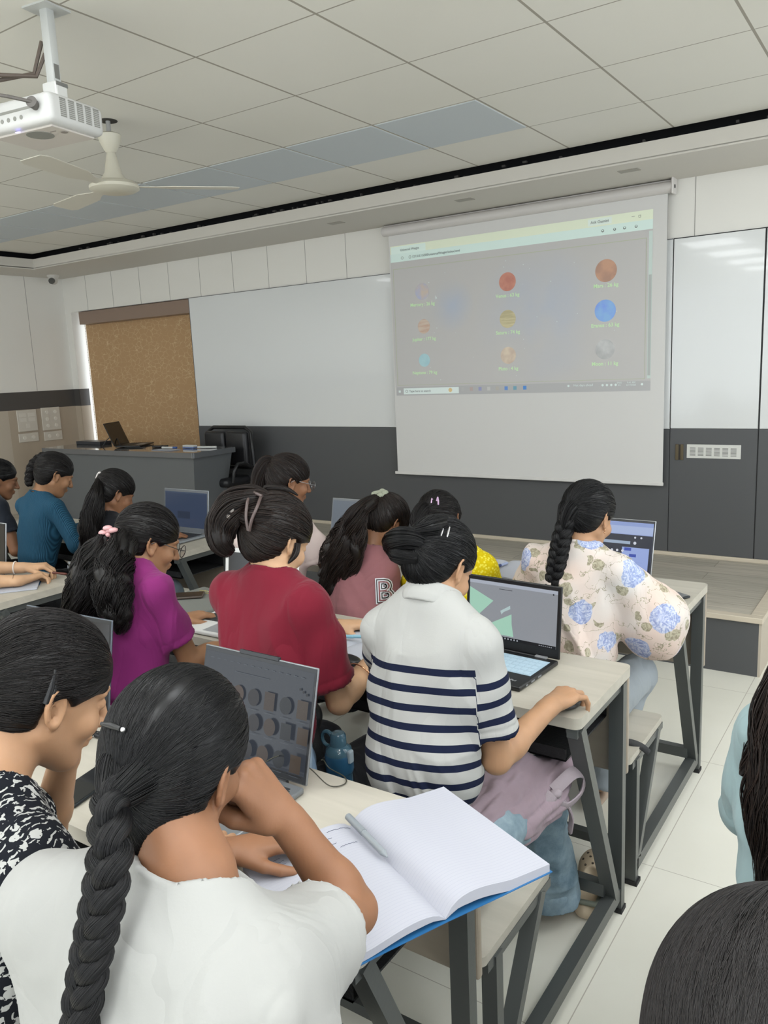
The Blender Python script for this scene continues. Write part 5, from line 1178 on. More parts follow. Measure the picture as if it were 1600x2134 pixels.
I = person('student in a white shirt with navy stripes and a low bun', (.95, -.365, 1.135), (.95, -.285, 1.195), hyaw=-10, hpitch=36, vox=.0036, sk='b', lean=.10, hsc=.90, wid=.98, shz=-.016,
  arms={1: dict(w=(1.135, -.085, .812), e=(1.10, -.31, .765), f=(.12, 1, .02), curl=[(28, 40, 30), (24, 45, 30), (22, 45, 30), (20, 40, 30)], spread=.16, thumb=(.5, .35), hs=1.0), -1: dict(w=(.80, .03, .80), hint=(-.6, -.4, -1))},
  knees={1: ((1.02, .09, .485), (1.025, .175, .10)), -1: ((.85, .08, .49), (.83, .12, .09))},
  top=dict(name='polo_shirt', m=striped_cloth(), stripes=True, e=.013, loose=.02, sl=.72, sr=.02, hem=.10, fold=.006, neckw=.058), bottom=dict(name='jeans', m=denim('light washed denim', '5b6f7c', '93a6b0'), r1=.086, r2=.072, r3=.08, fold=.008), hair=h)
nc, Rt = I['D']['nc'], I['D']['Rt']; F = Field(.0028)
F.add(cut(rcone(nc-Rt[:, 2]*.004, nc+Rt[:, 2]*.03, .071, .064), [(nc+Rt[:, 2]*.026, Rt[:, 2]), (nc-Rt[:, 2]*.022, -Rt[:, 2]), (nc+Rt[:, 1]*.05, Rt[:, 1])]), .003).sub(rcone(nc-Rt[:, 2]*.05, nc+Rt[:, 2]*.08, .0565, .057), .002)
V, Q = F.mesh(); I['put']('shirt_collar', V, Q, cloth('white rib collar', 'a3a3a0'))
# jacket tied round the waist
jk = cloth('mauve jacket cloth', '93828b'); F = Field(.0045)
F.add(rcone((1.0, -.34, .565), (1.02, .0, .575), .075, .06, (0, 0, 1), .62), .03).add(rcone((1.05, -.2, .535), (1.075, .06, .53), .05, .055, (0, 0, 1), .8), .03).add(rcone((1.095, -.15, .50), (1.115, .0, .50), .035, .04, (1, 0, 0), .6), .03).add(rcone((.98, -.2, .585), (1.09, .12, .56), .045, .04, (0, 0, 1), .6), .03)
V, Q = F.mesh(); N = vnormals(V, Q); V = V+N*(.03*(np.abs(vnoise(V*A([38, 7, 34])+2)-.5)-.2)+.012*(vnoise(V*A([60, 25, 60]))-.5))[:, None]; J = I['put']('jacket_tied_round_waist', V, Q, jk)
tie = mat('pale mauve tie band', '968b91', .8, bump=(200, .2)); bb = MB()
bb.tube([tuple(p) for p in spline([(1.12, -.03, .555), (1.15, .03, .585), (1.165, .07, .565), (1.16, .06, .515), (1.14, .0, .50), (1.12, -.04, .53)], 26)], .017, 10, flat=.3)
bb.tube([tuple(p) for p in spline([(1.12, -.03, .55), (1.135, .01, .51), (1.145, .03, .46), (1.14, .03, .41)], 16)], [.010]+[.016]*14+[.008], 10, flat=.3)
bb.tube([tuple(p) for p in spline([(1.12, -.04, .55), (1.10, -.1, .52), (1.08, -.18, .51), (1.06, -.28, .52)], 16)], .018, 10, flat=.5); bb.ball((1.125, -.025, .548), .016, 12, (1, 1.3, .8))
o_ = rel(I, bb, 'tie_bands', tie, 60)
# clog on her right foot
def clog(I, heel, toe, up=(0, 0, 1), sc=1.):
    heel, toe = A(heel, float), A(toe, float); f = nrm(toe-heel); up = nrm(A(up)-f*(A(up)@f)); s = np.cross(f, up); R = np.stack([s, f, up], 1); P = lambda x, y, z: heel+(s*x+f*y+up*z)*sc
    F = Field(.0035); F.add(ell(P(0, .185, .02), A([.047, .075, .042])*sc, R), .01).add(ell(P(0, .09, .01), A([.042, .1, .03])*sc, R), .02).add(ell(P(0, .03, .012), A([.036, .045, .035])*sc, R), .01)
    G = Field(.0035); G.ops = [((lambda P_, f0=p[0]: np.maximum(f0(P_), -((P_-heel)@up)-.0), p[1], p[2]), k, t) for p, k, t in F.ops]
    G.sub(ell(P(0, .07, .055), A([.036, .075, .045])*sc, R), .004)
    V, Q = G.mesh(); c = I['put']('clog', V, Q, mat('beige foam clog', 'b5a58d', .6))
    b = MB()
    for i, (x, y) in enumerate([(-.02, .15), (.0, .155), (.02, .15), (-.03, .175), (-.01, .18), (.01, .18), (.03, .175), (-.02, .2), (0, .205), (.02, .2), (-.01, .225), (.01, .225)]):
        z = .02+.042*math.sqrt(max(0, 1-(x/.047)**2-((y-.185)/.075)**2)); b.cyl(P(x, y, z-.004), P(x, y, z+.0012), .0038*sc, n=10)
    q = b.build('clog_holes', mat('clog hole dark', '3d352b', .8), c, M=Matrix.Translation(-Vector(I['base'])))
    st = I['put']('heel_strap', *(lambda f_: f_.mesh())(Field(.0035).add(rcone(P(-.04, .09, .035), P(-.035, .0, .045), .008, .008), .004).add(rcone(P(-.035, 0, .045), P(.035, 0, .045), .008, .008), .004).add(rcone(P(.035, 0, .045), P(.04, .09, .035), .008, .008), .004)), mat('grey strap', '6f7468', .6))
clog(I, (1.105, .24, .012), (1.055, .49, .03), sc=1.05); clog(I, (.83, .06, .012), (.83, .3, .03))
I['root'].children[0]
# ---- maroon shirt
def h(I):
    HH = I['HH']; L = [lock([HH(.0, -.07, .085), HH(-.02, -.11, .075), HH(-.05, -.14, .04), HH(-.06, -.15, -.02), HH(-.05, -.13, -.07), HH(-.03, -.10, -.085)], [.02, .035, .042, .04, .03, .01], 650, 26, .0009, wave=.004, wf=2, fray=.15, seed=6),
        lock([HH(-.04, -.08, .06), HH(-.08, -.11, .05), HH(-.09, -.12, .0), HH(-.08, -.11, -.06), HH(-.06, -.1, -.095)], [.02, .03, .032, .026, .008], 420, 24, .0009, wave=.006, wf=2.4, fray=.25, seed=7),
        lock([HH(.05, -.06, .05), HH(.03, -.11, .03), HH(-.01, -.125, .02), HH(-.04, -.13, .05)], [.02, .024, .02, .012], 260, 16, .0009, seed=8),
        lock([HH(.0, -.04, .105), HH(-.03, -.075, .12), HH(.02, -.05, .135), HH(.045, -.02, .13)], [.012, .01, .006, .002], 120, 18, .0009, fray=.3, seed=9),
        lock([HH(.078, .01, .0), HH(.084, .012, -.03), HH(.076, .006, -.06)], [.01, .008, .002], 90, 12, .0008, fray=.3, seed=10)]
    cap(I, HB['brown'], tie=(-.03, -.105, .01), n=2000, w=.0009, thick=.016, low=.01, kids=L, rough=.004)
    c = mat('taupe claw clip', '4f423f', .35)
    rel(I, MB().tube([tuple(p) for p in spline([HH(-.015, -.13, .075), HH(.01, -.148, .05), HH(.022, -.143, .01), HH(.028, -.125, -.02)], 10)], .0042, 8).tube([tuple(p) for p in spline([HH(.02, -.12, .08), HH(.04, -.135, .045), HH(.038, -.135, .01), HH(.03, -.123, -.02)], 10)], .0042, 8).tube([HH(-.02, -.125, .08), HH(.0, -.13, .086), HH(.025, -.12, .082)], .0045, 8), 'claw_clip', c, 60)
    rel(I, MB().ball(HH(-.028, -.16, .02), .008, 10).ball(HH(-.028, -.16, .0), .006, 10), 'clip_pearls', mat('pearl', 'd8cfc6', .25))
I = person('student in a maroon t-shirt with brown hair held up by a claw clip', (.47, -.365, 1.14), (.455, -.285, 1.215), hyaw=-8, hpitch=32, hroll=0, vox=.0042, sk='a', lean=.12, hsc=.94, wid=.98,
  arms={1: dict(w=(.60, -.05, .84), e=(.64, -.29, .80), f=(-.1, 1, -.1), curl=(25, 35, 25)), -1: dict(w=(.235, .20, .80), hint=(-.6, -.5, -1), f=(.8, .75, -.05), curl=(40, 50, 30), thumb=(.4, .4))},
  top=dict(name='t_shirt', m=cloth('maroon jersey', '6c1929'), e=.015, loose=.022, sl=.74, sr=.026, fold=.009, hem=.12, seed=4.), bottom=dict(m=dark_tr), hair=h)
S, El, W = I['AR'][1]; d = nrm(W-El); tube_part(I, 'bangle', ring_pts(El+(W-El)*.55, d+A([.3, 0, .3]), .041), .0022, golds, closed=True)
S, El, W = I['AR'][-1]; d = nrm(W-El); b = MB()
for p in ring_pts(W-d*.008, d, .0285, 16): b.ball(p, .0075, 8, (1, 1, .6))
rel(I, b, 'bracelet_watch', mat('steel watch', 'a9a9a6', .25, .9), 60)
# ---- magenta shirt
def h(I):
    HH = I['HH']; L = []
    for i, (pp, rr, nn) in enumerate([([(-.112, -.37, 1.20), (-.11, -.42, 1.15), (-.13, -.455, 1.08), (-.17, -.475, .97), (-.215, -.48, .88)], [.03, .045, .052, .05, .02], 520), ([(-.08, -.36, 1.20), (-.055, -.42, 1.14), (-.03, -.455, 1.07), (-.01, -.465, 1.0), (-.015, -.46, .955)], [.03, .045, .045, .035, .012], 430),
        ([(-.07, -.34, 1.18), (-.05, -.40, 1.13), (-.02, -.44, 1.07), (.0, -.45, 1.0), (-.01, -.45, .93)], [.025, .034, .036, .028, .008], 300), ([(-.14, -.35, 1.18), (-.17, -.41, 1.13), (-.19, -.44, 1.05), (-.23, -.45, .98)], [.03, .042, .04, .015], 350)]):
        L.append(lock(pp, rr, nn, 40, .0010, wave=.011, wf=2.6+.3*i, fray=.25, seed=20+i))
    cap(I, HB['soft'], tie=(-.02, -.105, .015), n=1300, w=.0009, thick=.012, low=.012, kids=L, rough=.003)
    fl = mat('pink flower clip', 'c99a9c', .4); b = MB(); c = A([-.088, -.395, 1.205]); nv = nrm(A([.3, -1, .2])); u = nrm(np.cross(nv, [0, 0, 1])); v = np.cross(u, nv)
    for k in range(6): a = k*1.047+.3; d = u*math.cos(a)+v*math.sin(a); b.ball(c+d*.02+nv*.008, .014, 12, (1, 1, .55))
    b.ball(c+nv*.012, .007, 10); b.tube([c-u*.028-nv*.005, c+nv*.012+v*.012, c+u*.03-nv*.005], .005, 8); rel(I, b, 'flower_claw_clip', fl, 60)
I = person('student in a magenta t-shirt and glasses with a pink flower clip', (-.11, -.36, 1.105), (-.097, -.255, 1.155), hyaw=-24, hpitch=24, vox=.0046, sk='d', lean=.12, hsc=.92, wid=.95,
  arms={1: dict(w=(.12, -.02, .80), e=(.045, -.26, .80), curl=(25, 35, 25)), -1: dict(w=(-.30, .0, .80), hint=(-.6, -.4, -1))},
  top=dict(m=cloth('magenta jersey', '802a69'), e=.015, sl=.68, sr=.02, fold=.007, loose=.02, seed=7.), bottom=dict(m=grey_tr), hair=h)
glasses(I, mat('dark glasses frame', '1c1a1c', .3))
# ---- student with the long plait, chin on fist
def h(I):
    HH = I['HH']; P = [HH(.0, -.095, -.02)]+[A(p) for p in [(1.168, -1.350, 1.208), (1.200, -1.382, 1.168), (1.207, -1.403, 1.125), (1.207, -1.42, 1.085), (1.206, -1.435, 1.04), (1.204, -1.449, .98), (1.205, -1.462, .90)]]
    L = [braid(P, [.018, .020, .021, .020, .0185, .0175, .0165, .0155], 4.8, 420, 150, .00042, (0, 1, -.2), seed=31), lock([HH(.02, -.06, .02), HH(.02, -.1, .0), P[1]], [.012, .024, .014], 500, 14, .0005, seed=32), lock([HH(-.03, -.06, .02), HH(-.02, -.1, .0), P[1]], [.012, .022, .014], 500, 14, .0005, seed=33)]
    cap(I, HB['black'], tie=(.0, -.10, -.02), lift=.6, n=6200, w=.00040, thick=.012, low=.042, kids=L, segs=14, rough=.002)
    clip_part(I, 'hair_clip', HH(-.05, -.108, .045), HH(-.01, -.123, .05), blk_p, .004); rel(I, MB().ball(HH(-.006, -.1245, .0505), .003, 10), 'clip_bead', chrome)
    tube_part(I, 'hair_tie', ring_pts((1.204, -1.454, .95), (0, 0, 1), .019), .004, blk_p, closed=True)
I = person('student in a plain white t-shirt with a long black plait, cheek resting on the fist', (1.205, -1.335, 1.11), (1.140, -1.235, 1.195), hyaw=14, hpitch=20, hroll=8, vox=.003, nolegs=True, sk='c', lean=.06, hsc=.91, wid=1.42, yaw=-8, neckr=.042, knees={1: (1.37, -1.0, .56), -1: (1.12, -.98, .52)},
  arms={1: dict(w=(1.188, -1.10, 1.055), e=(1.252, -1.055, .92), S=(1.31, -1.30, 1.03), f=(-.36, -.42, .84), n=(.9, .15, .4), side=-1, curl=(82, 88, 45), thumb=(.25, .75), hs=1.0), -1: dict(w=(.875, -.935, .815), S=(1.02, -1.35, 1.035), e=(.955, -1.165, .85), f=(.55, .75, .0), n=(0, 0, 1), curl=(22, 30, 22))},
  top=dict(m=cloth('white cotton', '9b9b98'), e=.014, loose=.024, sl=.54, sr=.028, fold=.007, seed=2., neckw=.060, vox=.0042, xtra=[rcone((1.035, -1.335, .97), (1.05, -1.35, .70), .06, .075), rcone((1.02, -1.33, .985), (.985, -1.27, .85), .05, .055), rcone((1.23, -1.345, 1.045), (1.30, -1.31, 1.005), .052, .056), rcone((1.25, -1.37, .93), (1.29, -1.35, .96), .07, .06), rcone((1.17, -1.33, 1.02), (1.06, -1.33, .99), .045, .045)]), bottom=dict(m=dark_tr), hair=h)
tube_part(I, 'ring', ring_pts(I['AR'][1][2]+nrm(A([-.36, -.42, .84]))*.07-nrm(A([.9, .15, .4]))*.028, (.3, .2, 1), .0098, 14), .0012, chrome, closed=True)
# ---- black and white print
def h(I):
    HH = I['HH']; L = [lock([HH(-.01, -.06, .03), HH(-.01, -.115, .0), HH(-.0, -.15, -.04), HH(-.02, -.16, -.1)], [.045, .045, .035, .02], 900, 20, .0005, seed=41), lock([HH(.03, -.07, -.02), HH(.01, -.12, -.03), HH(-.01, -.15, -.06)], [.028, .028, .02], 500, 16, .0005, wave=.003, seed=42), lock([HH(-.02, -.12, -.02), HH(-.01, -.155, -.07), HH(-.03, -.17, -.15)], [.03, .03, .015], 500, 20, .0005, wave=.004, seed=43)]
    cap(I, HB['soft'], tie=(-.01, -.115, -.02), n=4200, w=.00048, thick=.012, low=.006, kids=L, segs=14)
    rel(I, MB().tube([HH(.082, -.035, .05), HH(.084, -.032, .025), HH(.083, -.03, .0)], [.0025, .005, .006], 8).tube([HH(.083, -.03, .045), HH(.085, -.025, .02), HH(.083, -.028, -.002)], [.002, .003, .004], 8), 'hair_clip', blk_p, 60)
I = person('student in a black and white folk-print top leaning over the desk in profile', (.80, -1.33, 1.12), (.795, -1.185, 1.195), hyaw=-14, hpitch=28, vox=.003, nolegs=True, sk='b', lean=.2, hsc=.95, yaw=0,
  arms={1: dict(w=(.86, -.98, .80), hint=(.6, -.4, -1)), -1: dict(w=(.625, -1.06, 1.0), e=(.505, -1.04, .80), f=(.35, -.15, .9), n=(-.8, .5, .3), curl=(60, 70, 40))},
  top=dict(name='printed_top', m=motif_cloth(), e=.016, loose=.026, sl=.7, sr=.03, fold=.007, seed=5., vox=.0045), bottom=dict(m=dark_tr), hair=h)
# ---- floral dress
def h(I):
    HH = I['HH']; P = [HH(-.01, -.1, .0), (.905, .578, 1.09), (.896, .562, 1.02), (.888, .552, .95), (.884, .545, .88), (.882, .545, .83)]
    L = [braid(P, [.024, .028, .028, .027, .025, .022], 4.5, 260, 110, .0007, (0, 1, -.2), seed=51), lock([HH(.02, -.06, .02), HH(.0, -.1, .0), P[1]], [.03, .032, .018], 300, 12, .0008, seed=52), lock([HH(-.04, -.05, .02), HH(-.03, -.09, .0), P[1]], [.03, .03, .018], 300, 12, .0008, seed=53)]
    cap(I, HB['black'], tie=(-.01, -.105, -.0), n=1700, w=.0008, thick=.013, kids=L); clip_part(I, 'hair_clip', HH(.01, -.105, .065), HH(.032, -.1, .045), mat('grey clip', '6a6a70', .25, .6), .003); clip_part(I, 'hair_clip', HH(-.058, -.07, .06), HH(-.062, -.08, .03), blk_p, .003)
I = person('student in a cream floral dress with puffed sleeves and a black plait', (.935, .60, 1.05), (.95, .69, 1.135), hyaw=-14, hpitch=24, vox=.0048, sk='b', lean=.08, hsc=.93, wid=.98,
  arms={1: dict(w=(1.15, .90, .80), e=(1.165, .69, .80)), -1: dict(w=(.74, .98, .80), hint=(-.7, -.4, -1))},
  knees={1: ((1.02, 1.0, .49), (.93, .86, .10)), -1: ((.85, 1.0, .49), (.85, 1.0, .09))},
  top=dict(name='floral_dress', m=floral_cloth(), e=.014, sleeve='long', sr=.026, loose=.03, fold=.011, hem=.16, seed=3., puff=True), bottom=dict(m=cloth('soft grey trousers', '8d9499'), r3=.05), hair=h)
rel(I, MB().ball(I['HH'](.083, -.008, -.042), .004, 8).ball(I['HH'](.083, -.006, -.05), .003, 8), 'earring', golds)
sb = mat('beige sandal', 'b09c8a', .6); F = Field(.004)
for a, b, r in (((.935, .82, .03), (.93, 1.04, .022), .012), ((.90, .93, .06), (.965, .95, .06), .009), ((.90, .83, .1), (.965, .84, .09), .008), ((.9, .98, .045), (.965, .97, .045), .009)): F.add(rcone(a, b, r*1.6 if a[2] == .03 else r, r*2 if a[2] == .03 else r, (0, 0, 1), .7), .006)
V, Q = F.mesh(); I['put']('sandal', V, Q, sb)
# ---- yellow kurta
def h(I):
    HH = I['HH']; L = [lock([HH(.0, -.07, .04), HH(-.03, -.105, .02), HH(-.05, -.115, -.03), HH(-.02, -.1, -.06), HH(.02, -.1, -.03)], [.025, .034, .034, .026, .014], 380, 20, .0009, seed=61)]
    cap(I, HB['soft'], tie=(-.02, -.105, .01), n=1300, w=.0009, thick=.013, low=.01, kids=L)
    b = MB(); u, v, w_ = I['Rh'][:, 0], I['Rh'][:, 2], I['Rh'][:, 1]; c = HH(.025, -.112, .045)
    for k in (-1, 1): b.tube([c+u*k*.004, c+u*k*.012+v*.01-w_*.006, c+u*k*.014-v*.006-w_*.008, c+u*k*.01-v*.016], .0032, 8)
    b.tube([c-u*.01, c+u*.01], .0035, 8); rel(I, b, 'claw_clip', mat('lilac clip', 'b99ab8', .4), 60)
I = person('student in a bright yellow embroidered kurta, mostly hidden behind the low bun', (.435, .66, 1.0), (.345, .76, 1.06), hyaw=6, hpitch=30, hroll=-14, vox=.0055, sk='c', lean=.14, hsc=.93,
  arms={1: dict(w=(.44, .99, .80), hint=(.6, -.4, -1)), -1: dict(w=(.25, 1.0, .80), hint=(-.7, -.4, -1))},
  top=dict(name='kurta', m=lace_cloth(), e=.016, sl=.75, sr=.02, loose=.02, fold=.004, hem=.16), bottom=dict(m=dark_tr), hair=h)
# ---- pink shirt
def h(I):
    HH = I['HH']; P = [HH(-.01, -.085, .075), (.085, .60, 1.115), (.045, .575, 1.02), (.0, .56, .91), (-.035, .545, .80), (-.045, .545, .73)]
    L = [lock(P, [.018, .034, .05, .055, .045, .02], 900, 44, .0010, wave=.009, wf=3.2, fray=.22, seed=71), lock([P[1], (.02, .575, 1.03), (-.045, .56, .94), (-.075, .55, .85)], [.025, .035, .03, .01], 300, 34, .0010, wave=.011, wf=2.6, fray=.3, seed=72), lock([P[1], (.09, .57, 1.0), (.06, .555, .88), (.03, .55, .78)], [.02, .028, .025, .008], 260, 34, .0010, wave=.009, wf=2.8, fray=.3, seed=73)]
    cap(I, HB['brown'], tie=(-.01, -.085, .07), n=1300, w=.0009, thick=.012, kids=L)
    F = Field(.004); c = HH(-.01, -.098, .082); n_ = nrm(HH(-.01, -.13, .1)-HH(-.01, -.085, .07)); rp = ring_pts(c, n_, .022, 16)
    for i in range(16): F.add(rcone(rp[i], rp[(i+1) % 16], .0085+.003*(i % 3), .0085+.003*((i+1) % 3)), .004)
    V, Q = F.mesh(); I['put']('scrunchie', V, Q, cloth('sage scrunchie', '8d9180'))
I = person('student in a dusty pink top with outlined sleeve lettering and a long wavy ponytail', (.075, .62, .955), (.105, .745, 1.04), hyaw=-16, hpitch=40, vox=.005, sk='c', lean=.16, hsc=.93, wid=.92,
  arms={1: dict(w=(.27, .93, .80), e=(.15, .70, .735), S=(.148, .64, .875)), -1: dict(w=(-.08, .98, .80), hint=(-.7, -.4, -1))},
  top=dict(name='pink_top', m=cloth('dusty pink jersey', '85595d'), e=.018, sleeve='long', sr=.02, loose=.03, fold=.007, hem=.14, seed=9.), bottom=dict(m=dark_tr), hair=h)
rel(I, MB().ball(I['HH'](.083, -.004, -.04), .0045, 8).tube(ring_pts(I['HH'](.084, -.004, -.052), I['Rh'][:, 0], .007, 12), .0014, 6, closed=True), 'earring', golds)
top_ = [c for c in I['root'].children if c.name.startswith('pink_top')][0]; me_ = top_.data
bv_ = BVHTree.FromPolygons([tuple(v.co) for v in me_.vertices], [tuple(q.vertices) for q in me_.polygons])
nv = nrm(A([.55, -.80, .24])); Mx = frame_M(A([.168, .62, .80])-A(I['base']), (.82, .57, 0), (0, 0, 1))
def printed(txt, size, m, name, z, bold):
    o_ = text_mesh(txt, size, m, name, I['root'], Mx, .0, bold=bold)
    for v in o_.data.vertices:
        h_ = bv_.ray_cast(v.co+Vector(nv)*.3, -Vector(nv), .6)
        if h_[0] is not None: v.co = h_[0]+Vector(nv)*(.004+z)
printed('B', .12, mat('white print', ''), 'sleeve_letter_outline', 0, .009); printed('B', .12, blk_p, 'sleeve_letter', .002, .005); printed('B', .12, mat('white print', ''), 'sleeve_letter_inline', .004, .001); printed('B', .12, cloth('dusty pink jersey', ''), 'sleeve_letter_core', .006, -.003)
# ---- glasses and sheer blouse
def h(I):
    HH = I['HH']; L = [lock([HH(-.01, -.08, .07), HH(-.02, -.115, .065), HH(-.03, -.13, .01), HH(-.03, -.13, -.06), HH(-.03, -.12, -.12)], [.016, .03, .034, .03, .014], 420, 24, .0011, fray=.2, seed=81)]
    cap(I, HB['brown'], tie=(-.01, -.085, .06), n=1200, w=.001, thick=.012, kids=L); tube_part(I, 'hair_tie', ring_pts(HH(-.015, -.1, .07), HH(-.01, -.12, .07)-HH(-.01, -.08, .06), .018), .004, blk_p, closed=True)
I = person('student in a sheer white and pink blouse with thin round glasses and a high ponytail', (-.44, .67, 1.075), (-.405, .76, 1.185), hyaw=-30, hpitch=16, vox=.0055, sk='c', lean=.08, hsc=.93,
  arms={1: dict(w=(-.23, .98, .80), e=(-.26, .80, .83)), -1: dict(w=(-.6, .98, .80), hint=(-.7, -.4, -1))},
  top=dict(name='blouse', m=mat('white and pink georgette', 'cdbdb8', .8, var=(7, .1), spec=.2), e=.016, sleeve='short', sl=.75, sr=.035, loose=.03, fold=.006, hem=.14), bottom=dict(m=dark_tr), hair=h)
glasses(I, mat('thin silver frame', '8a8a8c', .3, .8)); rel(I, MB().tube(ring_pts(I['HH'](.083, -.006, -.045), I['Rh'][:, 0], .006, 12), .0014, 6, closed=True), 'earring', golds)
# ---- black t-shirt, left block
def h(I):
    HH = I['HH']; P = [HH(-.02, -.09, .045), (-1.50, .585, 1.10), (-1.505, .555, 1.0), (-1.52, .545, .9), (-1.55, .54, .80)]
    L = [lock(P, [.018, .036, .05, .052, .025], 700, 30, .0012, wave=.006, wf=2, fray=.25, seed=91), lock([P[1], (-1.56, .56, .98), (-1.6, .55, .85)], [.02, .035, .015], 260, 24, .0012, wave=.008, fray=.3, seed=92)]
    cap(I, HB['soft'], tie=(-.02, -.095, .04), n=1100, w=.0012, thick=.012, kids=L); tube_part(I, 'hair_band', ring_pts(HH(-.02, -.108, .048), HH(-.02, -.13, .04)-HH(-.02, -.09, .045), .022), .006, cloth('white hair band', 'c9c3c0'), closed=True)
I = person('student in a black t-shirt with a long ponytail in a white band', (-1.545, .62, .985), (-1.525, .71, 1.08), hyaw=-16, hpitch=30, vox=.0055, sk='c', lean=.12, hsc=.95,
  arms={1: dict(w=(-1.49, .97, .80), e=(-1.36, .76, .82), f=(.1, 1, 0), curl=(25, 40, 30)), -1: dict(w=(-1.72, .98, .80), hint=(-.7, -.4, -1))},
  top=dict(m=cloth('black jersey', '17181c'), e=.017, sl=.8, sr=.022, loose=.025, fold=.005, hem=.14), bottom=dict(m=cloth('grey jeans', '5f6a72')), hair=h)
text_mesh('HOME\nHOUSE', .022, mat('white print', ''), 'shirt_print', I['root'], frame_M(A([-1.665, .512, .735])-A(I['base']), (1, -.05, 0), (0, .12, 1)), .0008)
dm = MB(); dc = A([-1.64, .50, .64])-A(I['base'])
for k in range(5):
    for j in range(3): c_ = dc+A([(k-2)*.007+(j-1)*.007, 0, (j-1)*.011-(k-2)*.011*0.6]); dm.box(c_-A([.0028, .001, .0045]), c_+A([.0028, .001, .0045]))
dm.build('diamond_print', mat('white print', ''), I['root'])
# ---- teal ribbed top
def h(I):
    HH = I['HH']; P = [HH(-.03, -.04, .1), HH(-.05, -.085, .07), HH(-.06, -.11, .01), HH(-.055, -.105, -.06), HH(-.05, -.095, -.1)]
    cap(I, HB['soft'], tie=(-.04, -.1, .0), n=1100, w=.0012, thick=.012, low=.004, kids=[braid(P, [.02, .028, .03, .026, .018], 3, 200, 60, .001, None, seed=95)])
I = person('student in a teal ribbed long-sleeved top with a short plait', (-2.09, .62, 1.06), (-2.02, .71, 1.155), hyaw=-18, hpitch=28, vox=.0055, sk='d', lean=.1, wid=1.05, hsc=.95,
  arms={1: dict(w=(-1.83, .92, .80), e=(-1.82, .66, .80)), -1: dict(w=(-2.2, .98, .80), hint=(-.7, -.4, -1))},
  top=dict(name='ribbed_top', m=rib_cloth(), e=.010, sleeve='long', sr=.012, loose=.006, fold=.005, hem=.14), bottom=dict(m=dark_tr), hair=h)
# ---- face at the left edge
I = person('student at the left edge with tied-back black hair, looking down in profile', (-2.62, .62, 1.035), (-2.575, .72, 1.105), hyaw=-30, hpitch=18, hsc=.95, vox=.006, sk='c', lean=.08,
  top=dict(m=cloth('dark navy patterned', '23272f'), e=.016, loose=.02), bottom=dict(m=dark_tr), hair=lambda I: cap(I, HB['black'], tie=(-.02, -.1, -.02), n=900, w=.0012))
# ---- writer at the second left desk
I = person('person outside the left edge, only two pale forearms and hands writing', (-1.83, -.34, 1.08), (-1.80, -.25, 1.2), hyaw=-10, hpitch=30, vox=.0055, sk='a', lean=.1,
  arms={1: dict(w=(-1.385, .07, .80), e=(-1.52, -.10, .82), f=(.0, 1, .02), n=(-.3, 0, 1), curl=(45, 50, 30), thumb=(.3, .4)), -1: dict(w=(-1.50, .16, .825), e=(-1.70, .0, .84), f=(.7, .7, .02), curl=(40, 50, 35))},
  top=dict(m=cloth('cream kurta', 'bfb59a'), e=.016, loose=.02, sl=.7), bottom=dict(m=cloth('dark red trousers', '5a1f2a')), hair=lambda I: cap(I, HB['black'], n=300, w=.0012))
S, El, W = I['AR'][1]; tube_part(I, 'bracelet', ring_pts(El+(W-El)*.88, W-El, .027), .0012, mat('brown cord', '6a4a36', .6), closed=True)
S, El, W = I['AR'][-1]; tube_part(I, 'bangle', ring_pts(El+(W-El)*.86, W-El, .028), .003, mat('pearl', ''), closed=True)
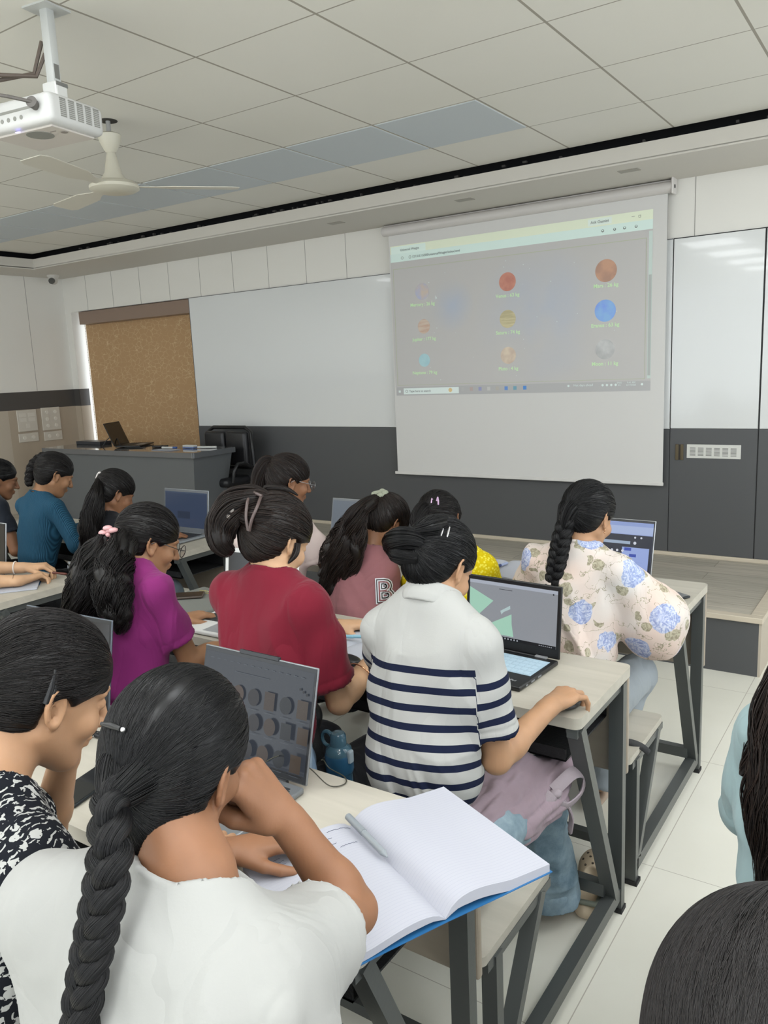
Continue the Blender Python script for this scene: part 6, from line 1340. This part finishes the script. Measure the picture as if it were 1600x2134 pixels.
# ---- right side: long wavy hair, pale blue cardigan
def h(I):
    L = []
    for i, (pp, rr) in enumerate([([(1.735, -.36, 1.16), (1.705, -.42, 1.08), (1.70, -.455, 1.0), (1.69, -.47, .92), (1.70, -.48, .84), (1.71, -.48, .76)], [.05, .055, .05, .045, .04, .02]), ([(1.77, -.37, 1.15), (1.77, -.44, 1.05), (1.76, -.47, .93), (1.72, -.48, .82), (1.72, -.48, .7)], [.05, .06, .06, .05, .03]), ([(1.79, -.36, 1.14), (1.80, -.43, 1.0), (1.79, -.46, .85), (1.78, -.47, .72)], [.05, .055, .05, .03]), ([(1.70, -.35, 1.12), (1.668, -.40, 1.04), (1.65, -.43, .97), (1.635, -.44, .93)], [.02, .022, .016, .005])]):
        L.append(lock(pp, rr, 800 if i < 3 else 160, 40, .0009, wave=.007 if i < 3 else .003, wf=2.2, fray=.3, seed=100+i))
    cap(I, HB['brown'], tie=(0, -.09, -.06), n=1800, w=.0008, thick=.016, low=.02, kids=L)
I = person('student at the right edge with long wavy dark hair over a pale blue cardigan', (1.775, -.40, 1.06), (1.80, -.30, 1.175), hyaw=5, hpitch=20, vox=.005, sk='b', lean=.06, wid=1.05, hsc=.95,
  arms={1: dict(w=(1.95, -.05, .80), hint=(.6, -.4, -1)), -1: dict(w=(1.71, -.06, .80), e=(1.625, -.30, .79), S=(1.665, -.38, .99))},
  top=dict(name='cardigan', m=cloth('pale blue cotton', '93a9ac'), e=.015, sleeve='long', sr=.022, loose=.025, fold=.008, hem=.2), bottom=dict(m=cloth('pale blue trousers', '8fb0b6'), r1=.09), hair=h)
b = MB()
b.bm.free()
for p, s_ in (((1.672, -.425, .97), .02), ((1.66, -.44, .79), .018)): rel(I, MB().ball(p, s_, 12, (.6, .3, 1.2)), 'pink_print', mat('hot pink print', 'a8475b', .8), 60)
# ---- head in the bottom right corner
def h(I):
    HH = I['HH']; L = [lock([HH(0, -.04, -.02), HH(0, -.08, -.05), HH(0, -.1, -.1), HH(0, -.11, -.2), HH(0, -.11, -.32)], [.05, .06, .06, .055, .04], 1500, 26, .0005, seed=120, flat=((0, 1, 0), .4))]
    cap(I, hairm('ash black hair', '0c0a0a', '211d1c', .38), tie=(0, -.07, -.09), n=11000, w=.00026, thick=.012, low=.02, kids=L, segs=16, rough=.0012, lift=.3)
I = person('person in the bottom right corner, only the smooth crown of dark hair showing', (1.805, -1.42, 1.08), (1.812, -1.325, 1.178), hyaw=0, hpitch=22, vox=.004, sk='b', lean=.08,
  top=dict(m=cloth('dark grey jersey', '2a2b2e'), e=.016), bottom=dict(m=dark_tr), hair=h)
